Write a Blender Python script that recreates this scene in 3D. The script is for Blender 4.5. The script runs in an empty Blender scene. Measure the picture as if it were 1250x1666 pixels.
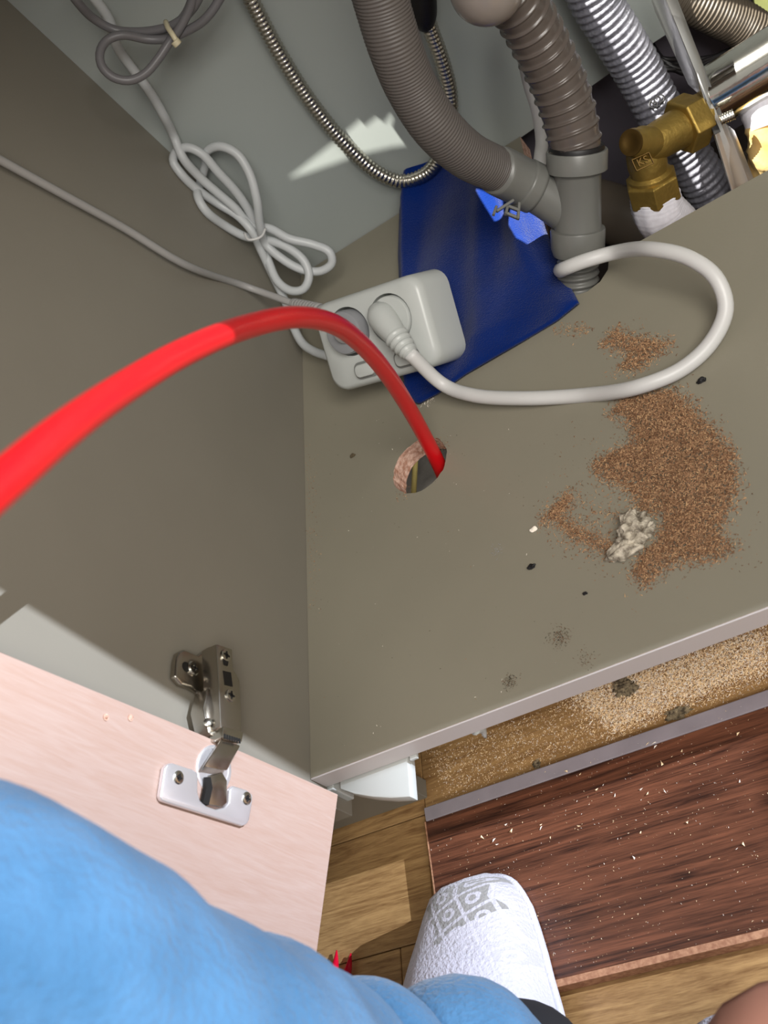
import bpy, bmesh, math, random
import numpy as np
from mathutils import Vector, Matrix, Euler

random.seed(7)
rng = np.random.default_rng(11)
SC = bpy.context.scene
COL = SC.collection

# ------------------------------------------------------------------ camera
# world: origin = back-left corner of the cabinet's bottom board, x right, y into the cabinet, z up (metres)
FPX = 1846.6
CAM = Vector((0.48866, -0.90166, 0.60738))
RT = Vector((0.80410, -0.05744, -0.59172))
DN = Vector((-0.39543, -0.79503, -0.46019))
FW = Vector((-0.44400, 0.60402, -0.66187))
RT = RT.normalized(); FW = (FW - RT * FW.dot(RT)).normalized(); DN = FW.cross(RT).normalized()
cd = bpy.data.cameras.new('camera')
cam = bpy.data.objects.new('camera', cd); COL.objects.link(cam)
m3 = Matrix((RT, -DN, -FW)).transposed()
cam.matrix_world = Matrix.Translation(CAM) @ m3.to_4x4()
cd.sensor_fit = 'VERTICAL'; cd.sensor_height = 36.0; cd.sensor_width = 27.0
cd.lens = FPX / 1666.0 * 36.0
cd.clip_start = 0.02
cd.dof.use_dof = True; cd.dof.focus_distance = 0.86; cd.dof.aperture_fstop = 11.0
SC.camera = cam

# ------------------------------------------------------------------ world, lamps, exposure
def lin(c):
    return tuple(((v / 255) / 12.92 if v / 255 <= 0.04045 else ((v / 255 + 0.055) / 1.055) ** 2.4) for v in c)

world = bpy.data.worlds.new('world'); SC.world = world; world.use_nodes = True
bg = world.node_tree.nodes['Background']
bg.inputs['Color'].default_value = (0.985, 0.96, 0.88, 1); bg.inputs['Strength'].default_value = 0.44

def lamp(name, kind, loc, target, power, color, **kw):
    l = bpy.data.lights.new(name, kind); l.energy = power; l.color = color
    for k, v in kw.items(): setattr(l, k, v)
    o = bpy.data.objects.new(name, l); COL.objects.link(o); o.location = loc
    o.rotation_euler = (Vector(target) - Vector(loc)).to_track_quat('-Z', 'Y').to_euler()
    return o

# bright cool lamp high on the right, its beam stopped by the worktop's front edge
KEY = Vector((3.2, -0.437, 1.30))
lamp('kitchen_lamp', 'SPOT', KEY, (0.0, -1.75, 0.0), 940, (0.78, 0.86, 1.0), spot_size=math.radians(47), spot_blend=0.05, shadow_soft_size=0.005)
# added small lamp; shining through the worktop openings it makes the light patches
PATCH_LAMP = Vector((0.25, -0.25, 1.35))
lamp('patch_lamp', 'SPOT', PATCH_LAMP, (0.30, -0.1, 0.1), 520, (1.0, 0.97, 0.88), spot_size=math.radians(38), spot_blend=0.2, shadow_soft_size=0.0012)
# the room's ceiling light, behind the person
lamp('ceiling_lamp', 'AREA', (1.3, -1.7, 1.7), (0.3, -0.5, 0), 62, (1.0, 0.96, 0.90), shape='RECTANGLE', size=1.2, size_y=1.0)

vs = SC.view_settings
vs.view_transform = 'Standard'; vs.look = 'None'; vs.exposure = 0.0; vs.gamma = 1.0; vs.use_curve_mapping = False

# ------------------------------------------------------------------ geometry helpers
def ray(px, py):
    return RT * ((px - 625) / FPX) + DN * ((py - 833) / FPX) + FW
def dp(px, py, t):                       # a point at depth t along the sight line of a photo pixel
    return CAM + ray(px, py) * t
def on(px, py, axis, v):                 # where that sight line meets the plane axis = v
    d = ray(px, py); return CAM + d * ((v - CAM[axis]) / d[axis])

def tag(o, label=None, cat=None, group=None, kind=None):
    if label: o['label'] = label
    if cat: o['category'] = cat
    if group: o['group'] = group
    if kind: o['kind'] = kind
    return o
def thing(name, loc, label, cat, group=None, kind=None):
    o = bpy.data.objects.new(name, None); COL.objects.link(o); o.location = loc; o.empty_display_size = 0.02
    return tag(o, label, cat, group, kind)
def link(name, me, mats, parent=None, smooth=False):
    o = bpy.data.objects.new(name, me); COL.objects.link(o)
    if not isinstance(mats, (list, tuple)): mats = [mats]
    for mt in mats: me.materials.append(mt)
    if smooth:
        for p in me.polygons: p.use_smooth = True
    if parent is not None:
        o.parent = parent
        o.matrix_parent_inverse = Matrix.Translation(-parent.location)
    return o
def obj(name, bm, mats, parent=None, smooth=False, bevel=0, seg=2):
    bmesh.ops.recalc_face_normals(bm, faces=bm.faces[:])
    if bevel:
        es = [e for e in bm.edges if len(e.link_faces) == 2 and e.calc_face_angle(0) > 0.6]
        bmesh.ops.bevel(bm, geom=es, offset=bevel, segments=seg, affect='EDGES', profile=0.5, clamp_overlap=True)
    me = bpy.data.meshes.new(name); bm.to_mesh(me); bm.free()
    o = link(name, me, mats, parent, smooth)
    if smooth:
        try: me.set_sharp_from_angle(angle=math.radians(40))
        except Exception: pass
    return o
def frame_of(z):
    z = Vector(z).normalized(); a = Vector((0, 0, 1)) if abs(z.z) < .9 else Vector((1, 0, 0))
    x = a.cross(z).normalized(); return x, z.cross(x), z
def add_box(bm, lo, hi, M=None, mi=0):
    vs_ = []
    for k in range(8):
        p = Vector((hi[0] if k & 1 else lo[0], hi[1] if k & 2 else lo[1], hi[2] if k & 4 else lo[2]))
        vs_.append(bm.verts.new(M @ p if M is not None else p))
    for f in ((0, 2, 3, 1), (4, 5, 7, 6), (0, 1, 5, 4), (2, 6, 7, 3), (0, 4, 6, 2), (1, 3, 7, 5)):
        bm.faces.new([vs_[i] for i in f]).material_index = mi
def basis(o, x, y, z):
    M = Matrix((x, y, z)).transposed().to_4x4(); M.translation = o; return M
def add_prism(bm, pts, off, holes=()):   # polygon (with holes) swept by the vector off
    loops = [pts] + list(holes); es = []; all_ = []
    for lp in loops:
        v = [bm.verts.new(p) for p in lp]; all_.append(v)
        for i in range(len(v)): es.append(bm.edges.new((v[i], v[(i + 1) % len(v)])))
    if holes: fs = [g for g in bmesh.ops.triangle_fill(bm, edges=es, use_beauty=True)['geom'] if isinstance(g, bmesh.types.BMFace)]
    else: fs = [bm.faces.new(all_[0])]
    vm = {v: bm.verts.new(v.co + Vector(off)) for lp in all_ for v in lp}
    for f in fs: bm.faces.new([vm[v] for v in reversed(f.verts[:])])
    for v in all_:
        for i in range(len(v)):
            a, b = v[i], v[(i + 1) % len(v)]
            bm.faces.new((a, vm[a], vm[b], b))
def add_lathe(bm, o, axis, prof, n=32, cap=True):   # prof = [(height, radius)]
    x, y, z = frame_of(axis); rings = []
    for h, r in prof:
        rings.append([bm.verts.new(Vector(o) + z * h + (x * math.cos(2 * math.pi * k / n) + y * math.sin(2 * math.pi * k / n)) * r) for k in range(n)])
    for a, b in zip(rings, rings[1:]):
        for k in range(n): bm.faces.new((a[k], a[(k + 1) % n], b[(k + 1) % n], b[k]))
    if cap:
        bm.faces.new(rings[0][::-1]); bm.faces.new(rings[-1])
def spline(pts, n):
    P = [np.array(p, float) for p in pts]; P = [2 * P[0] - P[1]] + P + [2 * P[-1] - P[-2]]
    out = []
    for i in range(1, len(P) - 2):
        p0, p1, p2, p3 = P[i - 1:i + 3]
        # centripetal
        t0 = 0; t1 = t0 + max(np.linalg.norm(p1 - p0), 1e-9) ** .5; t2 = t1 + max(np.linalg.norm(p2 - p1), 1e-9) ** .5; t3 = t2 + max(np.linalg.norm(p3 - p2), 1e-9) ** .5
        for t in np.linspace(t1, t2, n, endpoint=False):
            a1 = (t1 - t) / (t1 - t0) * p0 + (t - t0) / (t1 - t0) * p1; a2 = (t2 - t) / (t2 - t1) * p1 + (t - t1) / (t2 - t1) * p2; a3 = (t3 - t) / (t3 - t2) * p2 + (t - t2) / (t3 - t2) * p3
            b1 = (t2 - t) / (t2 - t0) * a1 + (t - t0) / (t2 - t0) * a2; b2 = (t3 - t) / (t3 - t1) * a2 + (t - t1) / (t3 - t1) * a3
            out.append((t2 - t) / (t2 - t1) * b1 + (t - t1) / (t2 - t1) * b2)
    out.append(P[-2]); return np.array(out)
def tube_mesh(name, pts, rad, step, n=14, prof=None, twist=None):
    """sweep: pts 3D control points, rad number or one per control point, step = ring spacing,
    prof(s, angle) multiplies the radius"""
    rr = [rad] * len(pts) if not hasattr(rad, '__len__') else rad
    S = spline([(*p, r) for p, r in zip(pts, rr)], 24)
    d = np.r_[0, np.cumsum(np.linalg.norm(np.diff(S[:, :3], axis=0), axis=1))]
    m = max(3, int(d[-1] / step) + 1); s = np.linspace(0, d[-1], m)
    C = np.stack([np.interp(s, d, S[:, k]) for k in range(4)], 1)
    T = np.gradient(C[:, :3], axis=0); T /= np.linalg.norm(T, axis=1)[:, None] + 1e-12
    u = np.cross(T[0], [0.3, .5, .8]); u /= np.linalg.norm(u); U = []
    for t in T:
        u = u - t * u.dot(t); u /= np.linalg.norm(u); U.append(u)
    U = np.array(U); W = np.cross(T, U)
    ang = np.arange(n) * 2 * math.pi / n
    R = C[:, 3][:, None] * np.ones((m, n))
    if prof is not None: R = R * prof(s[:, None], ang[None, :])
    V = C[:, None, :3] + R[:, :, None] * (np.cos(ang)[None, :, None] * U[:, None, :] + np.sin(ang)[None, :, None] * W[:, None, :])
    V = V.reshape(-1, 3)
    i = np.arange(m - 1)[:, None] * n; k = np.arange(n)[None, :]; k2 = (k + 1) % n
    F = np.stack([i + k, i + k2, i + n + k2, i + n + k], -1).reshape(-1, 4)
    me = bpy.data.meshes.new(name)
    fs = F.tolist() + [list(range(n))[::-1], [(m - 1) * n + q for q in range(n)]]
    me.from_pydata(V.tolist(), [], fs); me.update()
    return me
def tube(name, pts, rad, mt, parent=None, step=0.004, n=14, prof=None):
    return link(name, tube_mesh(name, pts, rad, step, n, prof), mt, parent, True)
def pix(lst):                            # [(px, py, depth)] -> points
    return [dp(*p) for p in lst]

# ------------------------------------------------------------------ materials
def mat(name, rgb, rough=0.5, metal=0.0, var=0.0, scale=30, bump=0.0, bscale=200, spec=0.5, sheen=0, trans=0, rgb2=None, stretch=None, coord='Object', ior=1.45, coat=0):
    m = bpy.data.materials.new(name); m.use_nodes = True
    nt = m.node_tree; N = nt.nodes; L = nt.links; b = N['Principled BSDF']
    c = lin(rgb); b.inputs['Base Color'].default_value = (*c, 1)
    b.inputs['Roughness'].default_value = rough; b.inputs['Metallic'].default_value = metal
    b.inputs['Specular IOR Level'].default_value = spec
    b.inputs['IOR'].default_value = ior
    if sheen: b.inputs['Sheen Weight'].default_value = sheen
    if trans: b.inputs['Transmission Weight'].default_value = trans
    if coat: b.inputs['Coat Weight'].default_value = coat
    tc = N.new('ShaderNodeTexCoord'); mp = N.new('ShaderNodeMapping'); L.new(tc.outputs[coord], mp.inputs[0])
    if stretch: mp.inputs['Scale'].default_value = stretch
    if var or rgb2:
        nz = N.new('ShaderNodeTexNoise'); nz.inputs['Scale'].default_value = scale; nz.inputs['Detail'].default_value = 5
        L.new(mp.outputs[0], nz.inputs['Vector'])
        rp = N.new('ShaderNodeValToRGB'); L.new(nz.outputs['Fac'], rp.inputs[0])
        c2 = lin(rgb2) if rgb2 else tuple(v * (1 - var) for v in c)
        rp.color_ramp.elements[0].position = 0.35; rp.color_ramp.elements[1].position = 0.65
        rp.color_ramp.elements[0].color = (*c2, 1); rp.color_ramp.elements[1].color = (*c, 1)
        L.new(rp.outputs[0], b.inputs['Base Color'])
    if bump:
        n2 = N.new('ShaderNodeTexNoise'); n2.inputs['Scale'].default_value = bscale; n2.inputs['Detail'].default_value = 4
        L.new(mp.outputs[0], n2.inputs['Vector'])
        bp = N.new('ShaderNodeBump'); bp.inputs['Strength'].default_value = bump; bp.inputs['Distance'].default_value = 0.002
        L.new(n2.outputs['Fac'], bp.inputs['Height']); L.new(bp.outputs[0], b.inputs['Normal'])
    return m

def wood(name, light, dark, grain=14.0, fine=90.0, rough=0.4, stretch=(1, 9, 9), contrast=(0.3, 0.7), rot=0.0, coord='Object'):
    m = bpy.data.materials.new(name); m.use_nodes = True
    nt = m.node_tree; N = nt.nodes; L = nt.links; b = N['Principled BSDF']; b.inputs['Roughness'].default_value = rough
    tc = N.new('ShaderNodeTexCoord'); mp = N.new('ShaderNodeMapping'); mp.inputs['Scale'].default_value = stretch; mp.inputs['Rotation'].default_value = (0, 0, rot)
    L.new(tc.outputs[coord], mp.inputs[0])
    oi = N.new('ShaderNodeObjectInfo'); ml = N.new('ShaderNodeVectorMath'); ml.operation = 'SCALE'; ml.inputs[0].default_value = (17, 9, 5)
    L.new(oi.outputs['Random'], ml.inputs['Scale'])
    ad = N.new('ShaderNodeVectorMath'); ad.operation = 'ADD'; L.new(mp.outputs[0], ad.inputs[0]); L.new(ml.outputs[0], ad.inputs[1])
    wv = N.new('ShaderNodeTexNoise'); wv.inputs['Scale'].default_value = grain; wv.inputs['Detail'].default_value = 6; wv.inputs['Distortion'].default_value = 1.6; wv.inputs['Roughness'].default_value = 0.62
    L.new(ad.outputs[0], wv.inputs['Vector'])
    fn = N.new('ShaderNodeTexNoise'); fn.inputs['Scale'].default_value = fine; fn.inputs['Detail'].default_value = 3
    L.new(ad.outputs[0], fn.inputs['Vector'])
    mx = N.new('ShaderNodeMix'); mx.data_type = 'FLOAT'; mx.inputs[0].default_value = 0.3
    L.new(wv.outputs['Fac'], mx.inputs[2]); L.new(fn.outputs['Fac'], mx.inputs[3])
    rp = N.new('ShaderNodeValToRGB'); e = rp.color_ramp.elements
    e[0].position, e[1].position = contrast; e[0].color = (*lin(dark), 1); e[1].color = (*lin(light), 1)
    L.new(mx.outputs[0], rp.inputs[0]); L.new(rp.outputs[0], b.inputs['Base Color'])
    bp = N.new('ShaderNodeBump'); bp.inputs['Strength'].default_value = 0.12; bp.inputs['Distance'].default_value = 0.001
    L.new(mx.outputs[0], bp.inputs['Height']); L.new(bp.outputs[0], b.inputs['Normal'])
    return m

M = {}
M['panel'] = mat('cabinet_laminate', (134, 129, 114), 0.42, var=0.05, scale=9, bump=0.03, bscale=350)
M['panel_side'] = mat('cabinet_laminate_side', (128, 123, 112), 0.45, var=0.05, scale=7, bump=0.03, bscale=350)
M['panel_back'] = mat('cabinet_laminate_back', (158, 164, 161), 0.5, var=0.04, scale=6)
M['edge'] = mat('edge_band', (186, 180, 178), 0.4)
M['chip'] = mat('particle_board', (222, 190, 172), 0.85, rgb2=(170, 126, 104), scale=260, bump=0.6, bscale=420)
M['door'] = wood('door_laminate', (178, 156, 146), (166, 136, 121), grain=10, fine=60, rough=0.45, stretch=(14, 14, 1.2), contrast=(0.25, 0.75))
M['oak'] = wood('oak_floor', (176, 140, 92), (114, 80, 46), grain=6, fine=60, rough=0.38, stretch=(1.5, 18, 18), contrast=(0.34, 0.62))
M['walnut'] = wood('walnut_print', (116, 72, 52), (44, 25, 19), grain=5, fine=50, rough=0.35, stretch=(1.0, 26, 26), contrast=(0.36, 0.62))
M['walnut_edge'] = mat('raw_board_edge', (186, 140, 108), 0.8, rgb2=(150, 104, 78), scale=300)
M['seal'] = mat('seal_strip', (150, 142, 148), 0.3, var=0.15, scale=40)
M['shaded_base'] = mat('shaded_floor_base', (46, 38, 34), 0.9)  # dark colour stands in for the shade below the pipe cut-out
M['concrete'] = mat('wall_render', (84, 79, 88), 0.9, var=0.12, scale=12, bump=0.3, bscale=90)
M['pvc'] = mat('grey_pvc', (102, 102, 98), 0.35, var=0.06, scale=25)
M['pvc_light'] = mat('pale_pvc', (126, 118, 112), 0.22, var=0.05, scale=30)
M['hose_grey'] = mat('grey_hose', (84, 79, 76), 0.5)
M['hose_brown'] = mat('brown_grey_hose', (86, 78, 73), 0.26, var=0.08, scale=60)
M['hose_dark'] = mat('dark_hose', (84, 76, 66), 0.45)
M['silver'] = mat('silver_foil_hose', (130, 130, 140), 0.38, metal=0.25, var=0.3, scale=260, bump=0.5, bscale=300)
M['worktop'] = mat('worktop_grey', (104, 100, 94), 0.5)
M['steel'] = mat('steel', (190, 186, 176), 0.22, metal=1.0)
M['chrome'] = mat('stainless', (205, 203, 196), 0.13, metal=1.0, bump=0.05, bscale=120)
M['bracket'] = mat('brushed_steel', (205, 205, 203), 0.3, metal=1.0)
M['nickel'] = mat('nickel', (178, 172, 162), 0.27, metal=1.0, bump=0.05, bscale=160)
M['nickel_bright'] = mat('bright_nickel', (238, 236, 238), 0.34, metal=0.75)
M['dark'] = mat('dark_slot', (18, 16, 14), 0.7)
M['brass'] = mat('brass', (156, 130, 66), 0.48, metal=0.8, var=0.15, scale=90, bump=0.25, bscale=260)
M['brass_dark'] = mat('brass_cap', (96, 74, 36), 0.45, metal=0.8)
M['braid'] = mat('white_insulation', (205, 204, 212), 0.75, var=0.1, scale=300)
M['white_plastic'] = mat('white_plastic', (178, 181, 178), 0.32)
M['recess_shade'] = mat('recess_shade', (112, 113, 111), 0.4)  # greyed to paint the shadow around the rocker switches
M['cable'] = mat('white_cable', (196, 195, 193), 0.38)
M['cable_strip'] = mat('white_strip_cable', (182, 185, 186), 0.4)
M['cord_grey'] = mat('grey_cord', (150, 148, 146), 0.4)
M['cord_dark'] = mat('dark_grey_cord', (104, 102, 104), 0.4)
M['plug_grey'] = mat('grey_plug', (132, 133, 136), 0.42)
M['tie'] = mat('beige_tie', (200, 190, 160), 0.4)
M['black'] = mat('black_rubber', (16, 14, 16), 0.5)
M['red'] = mat('red_plastic', (206, 18, 26), 0.28, spec=0.6)
M['red_dark'] = mat('red_gloss_plastic', (190, 12, 44), 0.12, coat=0.5)
M['cloth'] = mat('blue_cloth', (1, 36, 106), 0.95, sheen=0.15, var=0.25, scale=18, bump=0.6, bscale=900, spec=0.1)
M['fleece'] = mat('blue_fleece', (72, 112, 146), 1.0, sheen=0.2, rgb2=(58, 96, 128), scale=22, bump=1.0, bscale=260, spec=0.05)
M['skin'] = mat('skin', (150, 103, 84), 0.5, var=0.06, scale=30)
M['hair'] = mat('dark_hair', (30, 22, 18), 0.55)
M['sock'] = mat('black_sock', (20, 20, 24), 0.95)
M['yellow'] = mat('yellow_stick', (236, 222, 140), 0.5)
M['insul'] = mat('yellow_insulation', (176, 136, 72), 0.85, rgb2=(190, 166, 112), scale=40, bump=0.7, bscale=60)
M['lime'] = mat('lime_panel', (214, 222, 140), 0.6, var=0.1, scale=20)
M['flake_a'] = mat('sawdust_brown', (156, 119, 88), 0.9)
M['flake_b'] = mat('sawdust_tan', (188, 151, 112), 0.9)
M['flake_c'] = mat('sawdust_dark', (116, 83, 58), 0.9)
M['pale_a'] = mat('shavings_pale', (250, 222, 178), 0.85)
M['pale_b'] = mat('shavings_white', (246, 236, 222), 0.85)
M['lump'] = mat('plaster_lump', (196, 186, 168), 0.95, rgb2=(92, 82, 68), scale=170, bump=1.0, bscale=260)
M['grime'] = mat('grime', (96, 84, 64), 0.95, var=0.4, scale=300)
M['clump'] = mat('clump', (150, 134, 106), 0.95, rgb2=(74, 64, 50), scale=320, bump=.8, bscale=500)
M['foil'] = mat('crumpled_film', (210, 208, 200), 0.2, var=0.1, scale=60, bump=1.0, bscale=70)

def slipper_mat():
    m = bpy.data.materials.new('terry_towelling'); m.use_nodes = True
    nt = m.node_tree; N = nt.nodes; L = nt.links; b = N['Principled BSDF']; b.inputs['Roughness'].default_value = 1; b.inputs['Specular IOR Level'].default_value = 0.1
    b.inputs['Sheen Weight'].default_value = 0.3
    tc = N.new('ShaderNodeTexCoord'); sx = N.new('ShaderNodeSeparateXYZ'); L.new(tc.outputs['UV'], sx.inputs[0])
    def mth(op, a, bb=None):
        q = N.new('ShaderNodeMath'); q.operation = op
        for i, v in enumerate((a, bb)):
            if v is None: continue
            if isinstance(v, (int, float)): q.inputs[i].default_value = v
            else: L.new(v, q.inputs[i])
        return q.outputs[0]
    # diamond lattice (u = across, v = along, both in units of a diamond)
    s = mth('ADD', sx.outputs[0], sx.outputs[1]); d = mth('SUBTRACT', sx.outputs[0], sx.outputs[1])
    def line(v): return mth('LESS_THAN', mth('ABSOLUTE', mth('SUBTRACT', mth('FRACT', v), 0.5)), 0.07)
    def cell(v): return mth('SUBTRACT', mth('FRACT', mth('ADD', v, 0.5)), 0.5)
    cs, cdv = cell(s), cell(d)
    rr = mth('SQRT', mth('ADD', mth('MULTIPLY', cs, cs), mth('MULTIPLY', cdv, cdv)))
    flower = mth('LESS_THAN', mth('ABSOLUTE', mth('SUBTRACT', rr, 0.2)), 0.07)
    pat = mth('MAXIMUM', mth('MAXIMUM', line(s), line(d)), flower)
    toe = mth('LESS_THAN', sx.outputs[1], 2.7)
    pat = mth('MULTIPLY', pat, toe)
    nz = N.new('ShaderNodeTexNoise'); nz.inputs['Scale'].default_value = 420; nz.inputs['Detail'].default_value = 3; L.new(tc.outputs['Object'], nz.inputs['Vector'])
    # greyed, trodden patch on the toe
    g = N.new('ShaderNodeTexNoise'); g.inputs['Scale'].default_value = 22; L.new(tc.outputs['Object'], g.inputs['Vector'])
    dv = mth('ADD', mth('ABSOLUTE', mth('SUBTRACT', sx.outputs[0], 1.5)), mth('ABSOLUTE', mth('SUBTRACT', sx.outputs[1], 1.2)))
    dirt = mth('MULTIPLY', mth('LESS_THAN', mth('ADD', dv, mth('MULTIPLY', g.outputs['Fac'], 1.4)), 1.85), mth('SUBTRACT', 1.0, mth('MULTIPLY', pat, 0.75)))
    dirt = mth('MAXIMUM', dirt, mth('MULTIPLY', mth('MULTIPLY', toe, mth('SUBTRACT', 1.0, pat)), 0.2))
    mx = N.new('ShaderNodeMix'); mx.data_type = 'RGBA'; L.new(dirt, mx.inputs[0])
    mx.inputs[6].default_value = (*lin((190, 188, 199)), 1); mx.inputs[7].default_value = (*lin((138, 136, 134)), 1)
    L.new(mx.outputs[2], b.inputs['Base Color'])
    h = mth('ADD', mth('MULTIPLY', pat, 0.8), mth('MULTIPLY', nz.outputs['Fac'], 1.1))
    bp = N.new('ShaderNodeBump'); bp.inputs['Strength'].default_value = 0.9; bp.inputs['Distance'].default_value = 0.0016
    L.new(h, bp.inputs['Height']); L.new(bp.outputs[0], b.inputs['Normal'])
    return m
M['terry'] = slipper_mat()
M['piping'] = mat('slipper_piping', (192, 191, 200), 0.9, bump=0.5, bscale=500)

# ------------------------------------------------------------------ room: floor of oak planks, wall behind the cabinet
ZF = -0.15
bm = bmesh.new(); add_box(bm, (-2.2, -2.6, ZF - 0.03), (2.4, 0.05, ZF - 0.0105))
floor = tag(obj('floor', bm, M['shaded_base']), kind='structure')
floor['label'] = 'oak plank floor in front of and under the cabinet'
PW = 0.1; Y0 = -0.635
def plank(x0, x1, y0, y1):
    bm = bmesh.new(); g = 0.0004
    add_box(bm, (x0 + g, y0 + g, ZF - 0.0105), (x1 - g, y1 - g, ZF + random.uniform(-0.0002, 0.0)))
    return obj('plank', bm, M['oak'], floor, bevel=0.0006, seg=1)
joints = {0: [-0.75, 0.0, 0.95], -1: [-1.1, -0.034, 0.72], 1: [-0.75, 0.0, 0.95]}
for k in range(-19, 7):
    y0 = Y0 + k * PW; y1 = y0 + PW
    if y0 > -0.3: continue               # boards left out farther back; the base there is coloured dark for shade
    xs = [-2.2] + joints.get(k, sorted([(-1.4 + 0.37 * k) % 1.1 - 1.1, (-1.4 + 0.37 * k) % 1.1, (-1.4 + 0.37 * k) % 1.1 + 1.1])) + [2.4]
    xs = sorted(x for x in xs if -2.2 <= x <= 2.4)
    for a, b in zip(xs, xs[1:]):
        if b - a > 0.02: plank(a, b, y0, min(y1, 0.05))
bm = bmesh.new(); add_box(bm, (-2.2, 0.05, ZF - 0.03), (2.4, 0.15, 2.3))
tag(obj('wall_back', bm, M['concrete']), 'grey rendered wall behind the cabinet', kind='structure')

# ------------------------------------------------------------------ base cabinet
CB = thing('base_cabinet', (0.5, -0.27, ZF), 'grey laminate sink base cabinet standing open on the oak floor, door swung out', 'cabinet')
YF = -0.552; TH = 0.018
bm = bmesh.new(); add_box(bm, (-TH, YF - 0.014, ZF + 0.1), (-0.0003, 0.0, 0.66)); obj('side_panel', bm, M['panel_side'], CB, bevel=0.0006, seg=1)
bm = bmesh.new(); add_box(bm, (1.9, YF, ZF + 0.1), (1.918, 0.0, 0.66)); obj('side_panel', bm, M['panel_side'], CB)
# back panel: its lower edge is cut away over the pipe opening on the right
low = [on(821, 242, 1, 0), on(875, 205, 1, 0), on(967, 137, 1, 0), on(1057, 74, 1, 0), on(1138, 20, 1, 0), on(1235, -45, 1, 0)]
bp_ = [Vector((-0.001, 0.0, -0.018)), Vector((0.236, 0.0, -0.018))] + low + [Vector((1.9, 0, low[-1].z)), Vector((1.9, 0, 0.66)), Vector((-0.001, 0, 0.66))]
bm = bmesh.new(); add_prism(bm, bp_, (0, 0.008, 0)); obj('back_panel', bm, M['panel_back'], CB)
# bottom board with a drilled hole and a notch for the pipes
hc = on(683, 757, 2, 0.0); HR = 0.0262
hole = [hc + Vector((math.cos(a), math.sin(a), 0)) * (HR * (1 + random.uniform(-.025, .025))) for a in np.linspace(0, 2 * math.pi, 48, endpoint=False)]
outl = [Vector(p) for p in ((0, YF, 0), (1.9, YF, 0), (1.9, -0.21, 0), (0.3125, -0.21, 0), (0.3095, -0.221, 0), (0.301, -0.229, 0), (0.289, -0.232, 0), (0.277, -0.229, 0), (0.2685, -0.221, 0), (0.2655, -0.21, 0), (0.262, -0.21, 0), (0.262, -0.002, 0), (0, -0.002, 0))]
bm = bmesh.new(); add_prism(bm, outl, (0, 0, -TH), [hole])
bm.faces.ensure_lookup_table(); bmesh.ops.recalc_face_normals(bm, faces=bm.faces[:])
for f in bm.faces:
    c = f.calc_center_median()
    if abs(f.normal.z) < 0.3: f.material_index = 1
    if f.normal.z < -0.5: f.material_index = 1
obj('bottom_panel', bm, [M['panel'], M['chip']], CB)
bm = bmesh.new(); add_box(bm, (0.0, YF - 0.0012, -TH - 0.0003), (1.9, YF, 0.0002)); obj('edge_band', bm, M['edge'], CB, bevel=0.0004, seg=1)
# joint between side and bottom: the thin dark line with dirt
# door on its hinge side, swung just past a right angle
D0 = Vector((0.018, -0.567, -0.009)); E_ = Vector((-0.2096, -0.9778, 0)); N_ = Vector((0.9778, -0.2096, 0)); Z_ = Vector((0, 0, 1))
def dr(e, z, h=0.0): return D0 + E_ * e + Z_ * z + N_ * h
def ondoor(px, py, h=0.0):
    d = ray(px, py); o = D0 + N_ * h; return CAM + d * ((o - CAM).dot(N_) / d.dot(N_))
DM = basis(D0, E_, Z_, N_)
bm = bmesh.new(); DT = 0.019
top = [(0.0, 0.0), (0.002, 0.10), (0.004, 0.157), (0.010, 0.297), (0.012, 0.68), (0.46, 0.68), (0.46, 0.0)]
add_prism(bm, [dr(e, z) for e, z in top], N_ * -DT)
door = obj('door', bm, M['door'], CB, bevel=0.0008, seg=2)
bm = bmesh.new()
for q in ((172, 1167), (212, 1168)):
    c = ondoor(*q)
    add_lathe(bm, c - N_ * 0.001, N_, [(0, .0021), (0.0016, .0021), (0.0016, 0.0012), (0.0022, 0.0006)], 12)
obj('screw_plug', bm, M['chip'], door)
# concealed hinge
HG = bpy.data.objects.new('hinge', None); COL.objects.link(HG); HG.location = (0.01, -0.53, 0.115); HG.parent = CB; HG.matrix_parent_inverse = Matrix.Translation(-CB.location)
# wing plate screwed on the side panel
def side(px, py, x): return on(px, py, 0, x)
wing = [(287, 1075), (291, 1060), (300, 1056), (322, 1066), (345, 1050), (352, 1075), (352, 1150), (330, 1150), (330, 1140), (324, 1125), (312, 1118), (296, 1113), (285, 1100)]
bm = bmesh.new(); add_prism(bm, [side(x, y, 0.006) for x, y in wing], (-0.0058, 0, 0)); obj('mounting_plate', bm, M['nickel'], HG, smooth=True, bevel=0.0016, seg=3)
bm = bmesh.new(); c = side(313, 1088, 0.006); add_lathe(bm, c, (1, 0, 0), [(0, .0052), (.0012, .0052), (.0022, .0042), (0.0022, .0022), (.001, .0018)], 20); obj('plate_screw', bm, M['steel'], HG, smooth=True)
bm = bmesh.new(); add_box(bm, (0.0084, c.y - .003, c.z - .0006), (0.0086, c.y + .003, c.z + .0006)); add_box(bm, (0.0084, c.y - .0006, c.z - .003), (0.0086, c.y + .0006, c.z + .003)); obj('screw_slot', bm, M['dark'], HG)
bm = bmesh.new(); c2 = side(303, 1085, 0.0061); add_lathe(bm, c2, (1, 0, 0), [(0, .0036), (.0002, .0036)], 18); obj('plate_slot', bm, M['dark'], HG)
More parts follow.
